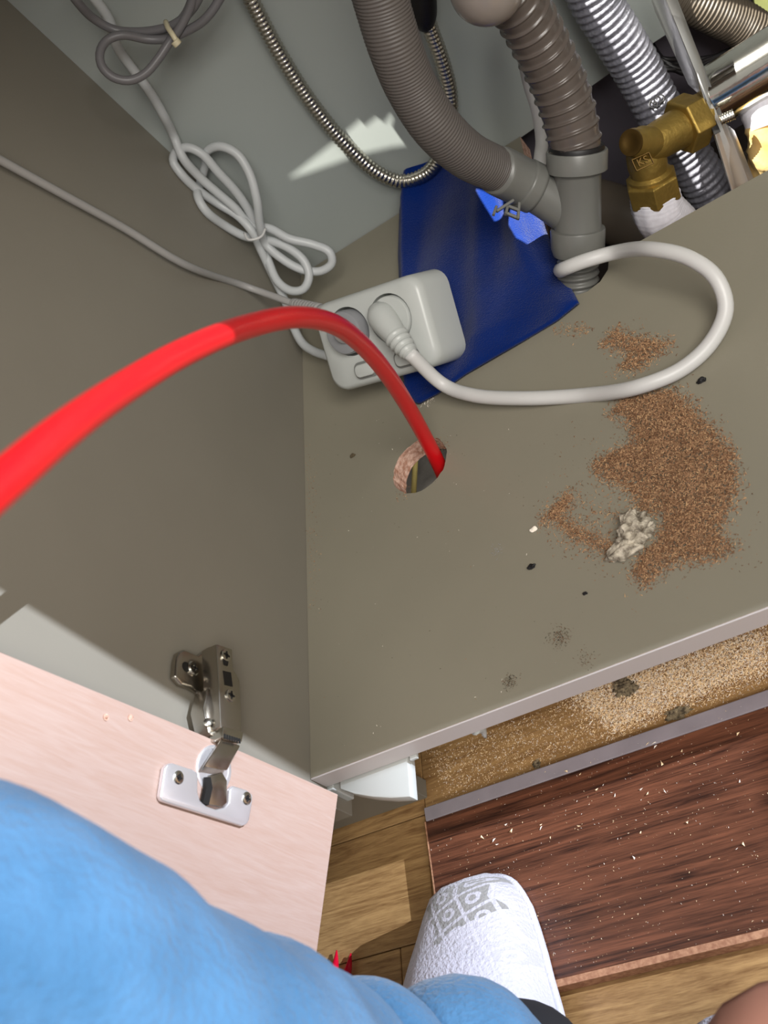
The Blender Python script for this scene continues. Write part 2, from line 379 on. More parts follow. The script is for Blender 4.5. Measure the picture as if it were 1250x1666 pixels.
# arm: folded steel channel standing off the panel
XT = 0.0255
arm = [(334, 1062), (352, 1047), (381, 1055), (382, 1085), (391, 1105), (393, 1150), (395, 1192), (385, 1198), (362, 1186), (345, 1190)]
arm_top = [side(x, y, XT) for x, y in [(352, 1047), (379, 1056), (380, 1087), (391, 1106), (393, 1150), (394, 1194), (359, 1184), (356, 1120)]]
bm = bmesh.new(); add_prism(bm, arm_top, (-0.014, 0, 0)); obj('hinge_arm', bm, M['nickel'], HG, smooth=True, bevel=0.0012, seg=2)
for q, r in (((366, 1067), .0042), ((374, 1132), .0042)):
    bm = bmesh.new(); c = side(*q, XT)
    add_lathe(bm, c - Vector((0.0005, 0, 0)), (1, 0, 0), [(0, r * 1.05), (.0018, r), (.0022, r * .8), (.0022, r * .45), (.0012, r * .4)], 20); obj('adjusting_screw', bm, M['steel'], HG, smooth=True)
    bm = bmesh.new(); add_box(bm, (XT + .0014, c.y - r * .7, c.z - .0006), (XT + .0019, c.y + r * .7, c.z + .0006)); add_box(bm, (XT + .0014, c.y - .0006, c.z - r * .7), (XT + .0019, c.y + .0006, c.z + r * .7)); obj('screw_slot', bm, M['dark'], HG)
bm = bmesh.new(); add_prism(bm, [side(x, y, XT + .0003) for x, y in ((363, 1091), (376, 1094), (379, 1117), (366, 1114))], (-0.0003, 0, 0)); obj('arm_slot', bm, M['dark'], HG, bevel=0)
bm = bmesh.new(); add_prism(bm, [side(x, y, XT + .0004) for x, y in ((363, 1073), (372, 1076), (371, 1083), (365, 1081))], (-0.0003, 0, 0)); obj('arm_slot', bm, M['dark'], HG)
# front clip with a ribbed end, rivets on the side cheek
a0, a1 = side(360, 1182, XT + .001), side(395, 1194, XT + .001)
bm = bmesh.new(); add_prism(bm, [side(x, y, XT + .0014) for x, y in ((363, 1181), (397, 1191), (394, 1208), (361, 1200))], (-0.012, 0, 0)); obj('arm_clip', bm, M['steel'], HG, smooth=True, bevel=0.001, seg=2)
bm = bmesh.new()
for k in range(7):
    u = k / 6; p = side(366 + 24 * u, 1198 + 7.5 * u, XT + .0017); add_box(bm, (p.x - .0003, p.y - .0016, p.z - .0007), (p.x + .0002, p.y + .0016, p.z + .0007))
obj('clip_rib', bm, M['dark'], HG)
cheek = [(338, 1120), (357, 1118), (361, 1186), (350, 1202), (340, 1192), (331, 1152)]
bm = bmesh.new(); add_prism(bm, [side(x, y, 0.017) for x, y in cheek], (-0.012, 0, 0)); obj('arm_cheek', bm, M['nickel'], HG, smooth=True, bevel=0.0008, seg=2)
for q in ((338, 1176), (352, 1190)):
    bm = bmesh.new(); c = side(*q, 0.0172); add_lathe(bm, c, (0.8, -0.1, 0.6), [(0, .003), (.0014, .0028), (.002, .0014)], 16); obj('rivet', bm, M['steel'], HG, smooth=True)
# link plate from arm to cup
p1, p2 = side(361, 1203, 0.0245), side(391, 1213, 0.0245); q1, q2 = ondoor(331, 1247, 0.0085), ondoor(369, 1254, 0.0085)
bm = bmesh.new(); add_prism(bm, [p1, p2, q2, q1], -ray(360, 1230).normalized() * -0.003); obj('link_plate', bm, M['nickel'], HG, smooth=True, bevel=0.0009, seg=2)
p3, q3 = side(356, 1203, 0.018), ondoor(327, 1252, 0.004)
bm = bmesh.new(); add_prism(bm, [p1, q1, q3, p3], Vector((0, 0, -0.0015))); obj('link_arm', bm, M['nickel'], HG, smooth=True)
# cup and flange on the door
cc = ondoor(347, 1252)
bm = bmesh.new(); add_lathe(bm, cc - N_ * 0.0005, N_, [(0, .0155), (.0014, .0155), (.0018, .0150), (.0018, .0132), (.0012, .0128)], 40); obj('hinge_cup', bm, M['nickel_bright'], HG, smooth=True)
fl = [(268, 1250), (273, 1243), (281, 1241), (314, 1252), (323, 1258), (322, 1288), (326, 1302), (336, 1311), (352, 1317), (366, 1314), (373, 1305), (374, 1284), (380, 1278), (402, 1285), (412, 1293), (411, 1306), (406, 1335), (402, 1341), (395, 1344), (272, 1306), (264, 1303), (261, 1296)]
bm = bmesh.new(); add_prism(bm, [ondoor(x, y, 0.0042) for x, y in fl], N_ * -0.004); obj('cup_flange', bm, M['nickel_bright'], HG, smooth=True, bevel=0.0011, seg=3)
for q in ((290, 1265), (401, 1299)):
    bm = bmesh.new(); c = ondoor(*q, 0.0040); add_lathe(bm, c, N_, [(0, .0042), (.0006, .0042), (.0013, .0032), (.0013, .0018), (.0005, .0012)], 24); obj('flange_screw', bm, M['steel'], HG, smooth=True)
    bm = bmesh.new(); add_box(bm, (-.0024, -.0005, .0011), (.0024, .0005, .0015), basis(c, E_, Z_, N_)); add_box(bm, (-.0005, -.0024, .0011), (.0005, .0024, .0015), basis(c, E_, Z_, N_)); obj('screw_slot', bm, M['dark'], HG)
bm = bmesh.new(); add_prism(bm, [ondoor(x, y, 0.0046) for x, y in ((341, 1262), (362, 1256), (370, 1270), (370, 1306), (362, 1313), (334, 1308), (338, 1280))], N_ * -0.003); obj('cup_spring', bm, M['nickel'], HG, smooth=True, bevel=0.0008)
bm = bmesh.new(); add_prism(bm, [ondoor(x, y, 0.0052) for x, y in ((337, 1264), (343, 1264), (346, 1282), (340, 1310), (331, 1306), (336, 1280))], N_ * -0.003); obj('cup_spring', bm, M['dark'], HG, smooth=True)

# worktop over the cabinet (above the frame); openings added, cut to throw the light patches
def through(p, z):                        # where the patch lamp's ray to p crosses height z
    return PATCH_LAMP + (Vector(p) - PATCH_LAMP) * ((z - PATCH_LAMP.z) / (p[2] - PATCH_LAMP.z))
ZW = 0.665
star = [(446, 308), (537, 237), (586, 196), (595, 205), (613, 191), (626, 200), (637, 186), (649, 195), (645, 214), (667, 245), (643, 248), (595, 259), (506, 290)]
h1 = [through(on(x, y, 1, 0.0), ZW) for x, y in star]
h2 = [through(on(x, y, 2, 0.016), ZW) for x, y in ((838, 330), (893, 340), (897, 380), (866, 402), (846, 394), (833, 372))]
h3 = [through(on(x, y, 2, 0.016), ZW) for x, y in ((786, 322), (826, 330), (824, 352), (806, 362))]
h4 = [through(p, ZW) for p in ((0.352, -0.185, 0.0), (0.6, -0.185, 0.0), (0.6, 0.0, 0.0), (0.40, 0.0, 0.0))]
wt = [Vector(p) for p in ((-0.9, -0.493, ZW), (2.0, -0.493, ZW), (2.0, 0.045, ZW), (-0.9, 0.045, ZW))]  # front edge set back to place the lamp's shadow line
bm = bmesh.new(); add_prism(bm, wt, (0, 0, 0.004), [h1, h2, h3, h4])
tag(obj('worktop', bm, M['worktop']), 'thin grey unseen worktop over the cabinet, openings added to shape light', 'worktop')

# ------------------------------------------------------------------ below the cabinet
bm = bmesh.new(); add_box(bm, (-0.9, -0.522, ZF + 0.0005), (0.004, -0.506, -0.022))
tag(obj('plinth_return', bm, M['panel_side'], bevel=0.0006, seg=1), 'grey plinth strip still standing under the left cabinet', 'plinth')
pl_ = [on(x, y, 2, -0.03) for x, y in ((567, 1290), (590, 1298), (620, 1303), (650, 1305), (681, 1303))]
r0 = pl_[-1]; l0 = pl_[0]
bm = bmesh.new(); add_prism(bm, pl_ + [Vector((r0.x, -0.49, -0.03)), Vector((l0.x, -0.49, -0.03))], (0, 0, 0.010))
wp = thing('plastic_plate', (0.04, -0.53, -0.03), 'white curved plastic plate sticking out under the cabinet edge by the door', 'plate')
obj('plate_body', bm, M['white_plastic'], wp, smooth=True, bevel=0.001)
c = on(677, 1229, 2, -0.022); bm = bmesh.new(); add_box(bm, (c.x - .003, c.y - .004, -.0205), (c.x + .003, c.y + .03, -.0185)); obj('clip_tab', bm, M['white_plastic'], wp)
c = on(556, 1278, 2, -0.03)
bm = bmesh.new(); add_box(bm, (c.x - .006, -0.556, -.045), (c.x + .0005, -0.50, -.019))
tag(obj('end_clip', bm, M['white_plastic'], bevel=0.001), 'small white plastic clip between the door corner and the curved plate', 'clip')
tag(tube('loose_clip', [on(772, 1187, 2, -.022), on(784, 1186, 2, -.03), on(790, 1199, 2, -.04)], [.004, .003, .0012], M['white_plastic'], step=.002), 'small white hooked clip hanging under the cabinet front edge', 'clip')

# ------------------------------------------------------------------ removed plinth board lying on the floor
ZB = -0.135
PB = thing('plinth_board', (0.45, -0.61, ZF), 'walnut brown plinth board lying flat and dusty on the oak floor', 'board')
x0, y0, y1 = 0.011, -0.694, -0.536
ends = [Vector((0.0095, -0.5485, ZB)), Vector((0.018, -0.6905, ZB)), Vector((1.05, -0.6905, ZB)), Vector((1.05, -0.5455, ZB))]
bm = bmesh.new(); add_prism(bm, ends, (0, 0, -(ZB - ZF) + 0.0004)); obj('board', bm, M['walnut'], PB, bevel=0.0004, seg=1)
bm = bmesh.new(); add_prism(bm, [Vector((0.018, -0.6906, ZB + .0001)), Vector((1.05, -0.6906, ZB + .0001)), Vector((1.05, -0.6955, ZB + .0001)), Vector((0.018, -0.6955, ZB + .0001))], (0, 0, -0.0146)); obj('raw_edge', bm, M['walnut_edge'], PB)
bm = bmesh.new(); add_prism(bm, [Vector((0.0085, -0.5485, ZB + .0002)), Vector((0.017, -0.694, ZB + .0002)), Vector((0.018, -0.694, ZB + .0002)), Vector((0.0095, -0.5485, ZB + .0002))], (0, 0, -0.0146)); obj('raw_edge', bm, M['walnut_edge'], PB)
bm = bmesh.new(); add_prism(bm, [Vector((0.0085, -0.5365, ZB)), Vector((0.0095, -0.5483, ZB)), Vector((1.05, -0.5453, ZB)), Vector((1.05, -0.5335, ZB))], (0, 0, -0.006)); obj('seal_strip', bm, M['seal'], PB, bevel=0.0008)

# ------------------------------------------------------------------ red pipe
RP = pix([(728, 800, .985), (717, 762, .925), (690, 708, .885), (660, 655, .835), (625, 602, .775), (585, 557, .715), (540, 526, .655), (480, 516, .60), (400, 532, .545), (300, 573, .475), (200, 632, .41), (100, 703, .345), (0, 788, .30)])
RP += pix([(-115, 885, .268), (-250, 985, .25)]) + [Vector((0.10, -0.83, 0.53)), Vector((-0.08, -0.93, 0.52)), Vector((-0.25, -1.02, 0.40)), Vector((-0.42, -1.10, 0.12)), Vector((-0.55, -1.2, -0.125)), Vector((-0.75, -1.45, -0.143))]
tag(tube('red_pipe', RP, 0.0060, M['red'], step=.006, n=24), 'glossy red plastic pipe arching from the drilled hole towards the left', 'pipe')
# things seen down the hole
tag(tube('yellow_stick', [on(671, 830, 2, ZF + .004), on(673, 806, 2, -.09), on(676, 744, 2, -.035)], 0.0026, M['yellow'], step=.02, n=10), 'pale yellow stick standing inside the drilled hole', 'stick')
bm = bmesh.new(); bmesh.ops.create_grid(bm, x_segments=14, y_segments=14, size=0.05)
fc = on(695, 770, 2, ZF + .004)
for v in bm.verts: v.co = Vector((fc.x + v.co.x, fc.y + v.co.y, ZF + .003 + random.uniform(0, .006)))
tag(obj('clear_film', bm, M['foil'], smooth=True), 'crumpled clear film lying under the drilled hole', 'film')

# ------------------------------------------------------------------ cables
def cable(name, pts, r, mt, parent=None, step=.004, n=12): return tube(name, pts, r, mt, parent, step, n)
gc = thing('grey_cord', on(470, 492, 0, .02), 'grey appliance cord along the left cabinet side ending in a grey plug', 'cord')
# power strip, leaning back with its face up and to the front
SO = on(543, 643, 2, 0.0355)
U_ = Vector((0.955, -0.295, 0)).normalized(); H_ = Vector((-0.295, -0.955, 0)).normalized(); th = math.radians(46)
NF = (H_ * math.cos(th) + Z_ * math.sin(th)).normalized(); V_ = NF.cross(U_).normalized()
if V_.z < 0: V_ = -V_
SM = basis(SO, U_, V_, NF)
SW, SH, SD = 0.114, 0.077, 0.047
PS = thing('power_strip', SO + Vector((0.05, 0.02, -.03)), 'white two-socket power strip leaning on the blue cloth with its white cable bundle', 'power strip')
def rrect(w, h, r, n=7):
    out = []
    for cx, cy, a in ((w - r, h - r, 0), (r, h - r, 90), (r, r, 180), (w - r, r, 270)):
        for k in range(n): t = math.radians(a + 90 * k / (n - 1)); out.append((cx + r * math.cos(t), cy + r * math.sin(t)))
    return out
def SP(u, v, h=0.0): return SM @ Vector((u, v, h))
bm = bmesh.new(); rings = []
for h, ins in ((-SD, .003), (-SD + .003, 0), (-.008, 0.0005), (-.0025, .002), (0, .005)):
    rings.append([bm.verts.new(SP(ins + u * (SW - 2 * ins) / SW, ins + v * (SH - 2 * ins) / SH, h)) for u, v in rrect(SW, SH, .014)])
n = len(rings[0])
for a, b in zip(rings, rings[1:]):
    for k in range(n): bm.faces.new((a[k], a[(k + 1) % n], b[(k + 1) % n], b[k]))
bm.faces.new(rings[0][::-1])
# face with two round openings
S1, S2, SR = (0.035, 0.0475), (0.0785, 0.0475), 0.0205
es = [bm.edges.get((rings[-1][k], rings[-1][(k + 1) % n])) for k in range(n)]
wells = []
for c in (S1, S2):
    lp = [bm.verts.new(SP(c[0] + SR * math.cos(t), c[1] + SR * math.sin(t), 0)) for t in np.linspace(0, 2 * math.pi, 32, endpoint=False)]
    es += [bm.edges.new((lp[k], lp[(k + 1) % 32])) for k in range(32)]; wells.append((c, lp))
bmesh.ops.triangle_fill(bm, edges=es, use_beauty=True)
for c, lp in wells:
    lo = [bm.verts.new(SP(c[0] + SR * .96 * math.cos(t), c[1] + SR * .96 * math.sin(t), -.017)) for t in np.linspace(0, 2 * math.pi, 32, endpoint=False)]
    for k in range(32): bm.faces.new((lp[k], lo[k], lo[(k + 1) % 32], lp[(k + 1) % 32]))
    bm.faces.new(lo)
obj('strip_body', bm, M['white_plastic'], PS, smooth=True)
for u in (0.042, 0.084):
    bm = bmesh.new(); add_prism(bm, [SP(u - .0125 + a, .0065 + b, .0012) for a, b in rrect(.025, .0145, .006)], NF * -0.002); obj('switch_frame', bm, M['recess_shade'], PS, smooth=True)
    bm = bmesh.new(); add_prism(bm, [SP(u - .0098 + a, .0082 + b, .0052) for a, b in rrect(.0196, .0108, .0045)], NF * -0.0065); obj('rocker_switch', bm, M['white_plastic'], PS, smooth=True, bevel=.0012, seg=3)
# the white cable bundle of the strip
def off_wall(px, py, k):
    d = ray(px, py); t = min(-CAM.y / d.y if d.y > 0 else 9, -CAM.x / d.x if d.x < 0 else 9, -CAM.z / d.z if d.z < 0 else 9)
    return CAM + d * (t - k)
bnd_top = [(60, -140, .03), (140, -20, .03), (176, 29, .028), (191, 76, .026), (216, 112, .024), (245, 151, .022), (266, 187, .022)]
bnd = [(283, 222, 1.015), (298, 257, 1.02), (324, 287, 1.035), (352, 312, 1.045), (382, 338, 1.055), (408, 366, 1.065),
       # tie, lower right loop
       (440, 372, 1.06), (470, 388, 1.058), (510, 398, 1.06), (536, 410, 1.06), (540, 428, 1.065), (522, 441, 1.07), (490, 438, 1.072), (455, 418, 1.072), (432, 396, 1.07),
       # up through the right-hand loop and over
       (423, 366, 1.05), (418, 325, 1.03), (405, 280, 1.02), (385, 250, 1.015), (358, 238, 1.015), (336, 247, 1.025), (334, 268, 1.04), (325, 300, 1.055), (322, 320, 1.062), (335, 343, 1.065), (366, 367, 1.07), (400, 385, 1.072), (420, 388, 1.075),
       (445, 393, 1.068), (472, 405, 1.066), (495, 425, 1.066), (503, 450, 1.068), (494, 470, 1.072), (474, 473, 1.076), (452, 458, 1.08), (435, 420, 1.082), (424, 392, 1.078),
       # back up, round the top loop
       (410, 352, 1.062), (385, 313, 1.045), (355, 280, 1.03), (328, 250, 1.02), (305, 240, 1.018), (286, 248, 1.025), (282, 262, 1.035), (296, 284, 1.045), (322, 309, 1.052), (356, 332, 1.058), (388, 352, 1.06), (410, 376, 1.062),
       (424, 405, 1.075), (445, 450, 1.09), (462, 485, 1.09), (475, 525, 1.08), (492, 558, 1.065), (512, 572, 1.05), (535, 580, 1.035), (552, 588, 1.03)]
def clear(px, py, t):                     # keep the bundle off the panels it hangs against
    w = off_wall(px, py, 0.0085); return w if (w - CAM).dot(FW) < t else dp(px, py, t)
cable('strip_cable', [off_wall(*q) for q in bnd_top] + [clear(*q) for q in bnd], 0.0041, M['cable_strip'], PS, step=.003)
cable('cable_tie', [dp(398, 379, 1.05), dp(405, 390, 1.045), dp(425, 385, 1.045), dp(432, 372, 1.05)], 0.0012, M['cable'], PS, step=.002)
# grey plug and cord
GP = SP(*S1, 0.0)
bm = bmesh.new(); add_lathe(bm, GP - NF * .012, NF, [(0, .0182), (.0185, .0182), (.0205, .0172), (.0212, .0150), (.0212, .002)], 36); obj('plug_head', bm, M['plug_grey'], gc, smooth=True)
g1, g2 = dp(562, 522, .985), dp(520, 506, 1.0); g3 = dp(478, 494, 1.03)
tube('plug_neck', [GP + NF * .012 + U_ * .004, g1, g2], [.009, .0085, .0062], M['cord_grey'], gc, step=.002, n=18)
tube('strain_relief', [g2, dp(500, 500, 1.014), g3], [.0062, .0054, .0045], M['cord_grey'], gc, step=.0007, n=16, prof=lambda s, a: 1 + .13 * (np.sin(s * 2 * math.pi / .0045) > 0.2))
cable('cord', [on(-200, 150, 0, .012), on(-40, 238, 0, .012), on(0, 260, 0, .010), on(100, 315, 0, .008), on(200, 370, 0, .007), on(300, 430, 0, .008), dp(400, 466, 1.045), g3], 0.0033, M['cord_grey'], gc)
# white plug and its looping cable
WP = thing('plug_cable', SP(*S2, .02), 'white plug in the right socket with its cable looping over the bottom board', 'cable')
bm = bmesh.new(); add_lathe(bm, SP(*S2, -.014), NF, [(0, .0185), (.0145, .0185), (.0155, .0178), (.0155, .002)], 36); obj('plug_face', bm, M['white_plastic'], WP, smooth=True)
w0, w1, w2, w3 = SP(S2[0] - .0105, S2[1] + .011, .000), SP(S2[0] - .003, S2[1] + .001, .0055), SP(S2[0] + .0105, S2[1] - .0165, .0135), SP(S2[0] + .0215, S2[1] - .0315, .0185)
tube('plug_body', [w0, (w0 + w1) / 2, w1, w2], [.0075, .0112, .0118, .0090], M['white_plastic'], WP, step=.0015, n=24)
tube('strain_relief', [w2 - (w3 - w2) * .1, (w2 + w3) / 2, w3], [.0092, .0080, .0062], M['white_plastic'], WP, step=.0006, n=18, prof=lambda s, a: 1 + .12 * (np.sin(s * 2 * math.pi / .0055) > 0.0))
lp = [w2 + (w3 - w2) * .9, dp(722, 626, .912), dp(770, 643, .895), dp(850, 648, .868), dp(950, 643, .842), on(1040, 629, 2, .012), on(1110, 600, 2, .007), on(1158, 556, 2, .0085), on(1181, 502, 2, .018), on(1165, 452, 2, .032), on(1122, 420, 2, .042), on(1065, 406, 2, .045), dp(1000, 411, .858), dp(950, 425, .867), dp(921, 436, .878), dp(912, 440, .905), dp(922, 425, .945), dp(935, 385, .965), dp(918, 330, .97), dp(886, 292, .968), dp(879, 265, .965), dp(882, 230, .965), dp(875, 180, .955), dp(860, 130, .94), dp(850, 60, .9), dp(860, -40, .86), dp(860, -40, .86) + Vector((.05, .03, .3))]
cable('cable', lp, 0.0056, M['cable'], WP, n=16)
# dark grey coiled cable with a tie, top left
DC = thing('dark_grey_cable', dp(230, 90, .9), 'dark grey cable looped and tied at the top left of the back panel', 'cable')
cable('cable', pix([(95, -40, .84), (125, 2, .86), (152, 30, .88), (185, 48, .89), (225, 52, .89), (268, 46, .885), (290, 36, .88), (315, 12, .87), (340, -40, .85)]), .0035, M['cord_dark'], DC)
cable('cable', pix([(318, -40, .85), (312, 5, .865), (293, 45, .875), (276, 68, .88), (258, 95, .882), (236, 120, .882), (210, 131, .88), (183, 125, .878), (165, 106, .876), (163, 84, .876), (175, 65, .878), (200, 57, .88), (240, 64, .888), (272, 63, .888), (305, 50, .88), (335, 30, .87), (362, -10, .86), (372, -40, .85)]), .0035, M['cord_dark'], DC)
cable('cable', pix([(235, 52, .896), (275, 46, .892), (300, 25, .886), (325, -40, .86)]), .0033, M['cord_dark'], DC)
cable('cable_tie', [dp(270, 36, .884), dp(274, 46, .874), dp(282, 58, .870), dp(288, 68, .872)], .0021, M['tie'], DC, step=.002)
cable('tie_head', [dp(284, 66, .870), dp(290, 73, .872)], .0036, M['tie'], DC, step=.001)

# ------------------------------------------------------------------ hoses
rib = lambda pitch, amt: (lambda s, a: 1 + amt * (np.sin(s * 2 * math.pi / pitch)))
MH = thing('metal_conduit', dp(640, 292, .98), 'flexible stainless steel conduit hanging in a U before the bright patch', 'hose')
mh = [off_wall(*q) for q in ((385, -50, .016), (410, 2, .014), (452, 82, .012), (505, 165, .0105), (560, 232, .0105), (615, 281, .0115), (655, 295, .013), (695, 281, .016), (718, 250, .02), (732, 200, .022), (732, 150, .022), (718, 95, .026), (700, 45, .03), (690, 10, .034))]
tube('conduit', [mh[0] + Vector((0, -.01, .25))] + mh, .0064, M['steel'], MH, step=.0008, n=20, prof=lambda s, a: 1 + .09 * np.sin(s * 2 * math.pi / .0042))
tube('end_sleeve', [off_wall(697, 46, .03), off_wall(690, 30, .032), off_wall(686, -30, .036)], [.005, .0105, .0115], M['black'], MH, step=.004, n=18)
# grey drain hose from the upper left into the branch
DH = thing('drain_hose', dp(700, 200, .85), 'fine-ribbed grey drain hose curving down into the side branch', 'hose')
dh = [dp(600, -80, .72) + Vector((.16, -.07, .22))] + pix([(600, -80, .72), (620, 0, .745), (641, 70, .765), (668, 138, .79), (708, 203, .815), (760, 252, .845), (800, 272, .865), (818, 280, .872)])
tube('hose', dh, [.0182, .0182, .0182, .0182, .018, .0178, .0172, .0168, .0165], M['hose_grey'], DH, step=.0006, n=32, prof=rib(.0026, .022))
tube('hose_cuff', pix([(806, 276, .866), (812, 278, .869), (845, 294, .88), (866, 305, .884)]), [.0178, .0186, .0186, .0182], M['pvc'], DH, step=.002, n=32)
tube('clamp_ring', pix([(852, 298, .881), (872, 308, .885)]), .0196, M['pvc'], DH, step=.002, n=32)
cl = dp(815, 342, .862)
bm = bmesh.new()
def bar(bm, a, b, w, th):
    x = (b - a).normalized(); z = FW; y = z.cross(x).normalized(); z = x.cross(y); add_box(bm, (0, -w / 2, -th / 2), ((b - a).length, w / 2, th / 2), basis(a, x, y, z))
for (p_, q_) in (((836, 326), (808, 344)), ((808, 336), (803, 350)), ((828, 336), (846, 343)), ((845, 330), (843, 357)), ((843, 355), (824, 347)), ((826, 336), (823, 349))):
    bar(bm, dp(*p_, .868), dp(*q_, .866), .0022, .004)
obj('clamp_wing', bm, M['pvc'], DH, bevel=.0004, seg=1)
# Y fitting
YB = thing('branch_fitting', on(945, 440, 2, 0), 'grey plastic Y branch drain fitting standing at the notch in the bottom board', 'pipe')
ya, yb = dp(941, 437, .909), dp(939, 258, .868)
yd = (yb - ya).normalized(); yl = (yb - ya).length
bm = bmesh.new()
add_lathe(bm, ya, yd, [(yl * .13, .0155), (yl * .14, .0196), (yl * .2, .0212), (yl * .36, .0216), (yl * .375, .0212), (yl * .38, .0186), (yl * .86, .0184), (yl * .875, .0192), (yl * .90, .0232), (yl * 1.06, .0235), (yl * 1.075, .0228), (yl * 1.075, .0210), (yl * 0.95, .0205)], 48)
obj('fitting_body', bm, M['pvc'], YB, smooth=True)
tube('side_branch', pix([(866, 305, .884), (895, 322, .888), (925, 345, .893), (939, 362, .897)]), [.0172, .0176, .0172, .015], M['pvc'], YB, step=.003, n=36)
sp = ya - yd * .02
tube('threaded_tail', [sp - yd * .03, sp, ya, ya + yd * yl * .16], .0158, M['pvc'], YB, step=.0008, n=32, prof=lambda s, a: 1 + .07 * np.sin(s * 2 * math.pi / .0062 - a))
bm = bmesh.new(); add_lathe(bm, ya + yd * yl * 1.02, yd, [(0, .0206), (.006, .0213), (.008, .0206), (.008, .017)], 40, cap=False); obj('rubber_ring', bm, M['black'], YB, smooth=True)
# wide spiral hose
SHs = thing('spiral_hose', dp(900, 150, .82), 'wide brown-grey spiral drain hose pushed into the top of the Y branch', 'hose')
sh = pix([(939, 270, .871), (936, 235, .864), (924, 180, .852), (905, 125, .836), (882, 76, .82), (858, 30, .802), (825, -20, .78)])
def spiral(s, a):
    ph = (s / .0108 - a / (2 * math.pi)) % 1.0
    return 1 + .08 * np.exp(-((ph - .5) / .10) ** 2) + .012 * np.sin(ph * 6.28)
tube('hose', sh, [.0185, .0195, .0200, .0200, .0198, .0196, .0196], M['hose_brown'], SHs, step=.0007, n=44, prof=spiral)
ec = dp(792, -22, .76)
bm = bmesh.new(); bmesh.ops.create_uvsphere(bm, u_segments=36, v_segments=20, radius=1)
for v in bm.verts: v.co = ec + RT * v.co.x * .0255 + DN * v.co.y * .0255 + FW * v.co.z * .024
up_e = ec + Vector((.04, .03, .10))
add_lathe(bm, ec, up_e - ec, [(0, .0225), ((up_e - ec).length * .8, .0225), ((up_e - ec).length * .8, .026), ((up_e - ec).length, .026)], 36)
eo = obj('sink_elbow', bm, M['pvc_light'], None, smooth=True)
tag(eo, 'pale grey rounded drain elbow at the top end of the spiral hose', 'fitting')
# silver insulated hose
SV = thing('silver_hose', dp(1037, 112, .95), 'silver ribbed hose hanging behind the brass valve', 'hose')
sv = [dp(935, -70, .88) + Vector((.01, .0, .3))] + pix([(935, -70, .88), (968, 0, .905), (1004, 58, .925), (1037, 112, .945), (1072, 178, .965), (1108, 235, .985), (1140, 285, 1.0), (1168, 335, 1.02), (1200, 400, 1.06)])
tube('hose', sv, .0198, M['silver'], SV, step=.0008, n=36, prof=lambda s, a: 1 + .035 * np.sin(s * 2 * math.pi / .0062 - a))
def onhose(px, py, t): return dp(px, py, t)
rc = dp(1068, 164, .9385)
# round black stamp
pts_ = []
for a in np.linspace(0, 2 * math.pi, 17):
    u, w = math.cos(a) * 15 * .9, math.sin(a) * 9
    pts_.append(dp(1069 + u * .8 + w * .55, 165 - u * .62 + w * .75, .9415 - .0012 * math.cos(a)))
tube('stamp_ring', pts_, .0007, M['black'], SV, step=.001, n=6)
def text(name, s, o, x, y, size, mt, parent, ext=.0004):
    c = bpy.data.curves.new(name, 'FONT'); c.body = s; c.size = size; c.extrude = ext; c.align_x = 'CENTER'; c.align_y = 'CENTER'
    tmp = bpy.data.objects.new(name, c); COL.objects.link(tmp)
    dg = bpy.context.evaluated_depsgraph_get(); me = bpy.data.meshes.new_from_object(tmp.evaluated_get(dg))
    bpy.data.objects.remove(tmp)
    x = x.normalized(); z = x.cross(y).normalized(); y = z.cross(x)
    me.transform(basis(o, x, y, z)); return link(name, me, mt, parent)
text('stamp_letters', '82', dp(1069, 165, .9395), RT * .8 - DN * .6, -DN * .8 - RT * .6, .010, M['black'], SV)
# grey ribbed hose top right, dark cables, lime panel
t2 = thing('ribbed_hose', dp(1170, 30, .95), 'dark grey ribbed hose passing behind the steel manifold bar at the top right', 'hose')
tube('hose', pix([(1020, -70, .95), (1085, -22, .96), (1150, 12, .97), (1210, 42, .985), (1250, 70, .995), (1290, 110, 1.0)]), .0185, M['hose_dark'], t2, step=.0007, n=28, prof=rib(.0034, .05))
tag(tube('ribbed_tube', pix([(1215, 300, .975), (1228, 265, .97), (1262, 240, .965)]), .0130, M['hose_dark'], step=.0008, n=24, prof=rib(.0036, .07)), 'short dark ribbed tube low in the gap beside the insulated pipe', 'hose')
dcb = thing('black_cables', dp(1100, 110, 1.0), 'tangled black cables behind the steel bracket', 'cable')
for k in range(7):
    a = random.uniform(-12, 12)
    tube('cable', pix([(1055 + random.uniform(-8, 8), 80 + a, 1.0), (1082 + random.uniform(-8, 8), 112 + random.uniform(-18, 18), .99), (1120 + random.uniform(-10, 10), 108 + random.uniform(-14, 14), .995), (1180, 92 + a * .6, 1.0), (1230, 80 + a, 1.005)]), .0024, M['black'], dcb, step=.004, n=8)
bm = bmesh.new(); c = on(1290, 20, 1, -0.05)
add_prism(bm, [dp(1222, -30, 1.0), dp(1229, 10, 1.0), dp(1243, 48, 1.0), dp(1300, 100, 1.0), dp(1330, -30, 1.0)], (0, .01, 0)); tag(obj('lime_board', bm, M['lime']), 'pale lime board in the top right corner behind the hose', 'board')
# dark round pipe lying under the bottom board
tag(tube('floor_pipe', pix([(820, 330, 1.06), (940, 335, 1.075), (1010, 352, 1.085), (1100, 395, 1.09), (1200, 440, 1.09)]), .028, M['hose_dark'], step=.01, n=28), 'dark pipe lying on the floor below the cut-out in the bottom board', 'pipe')

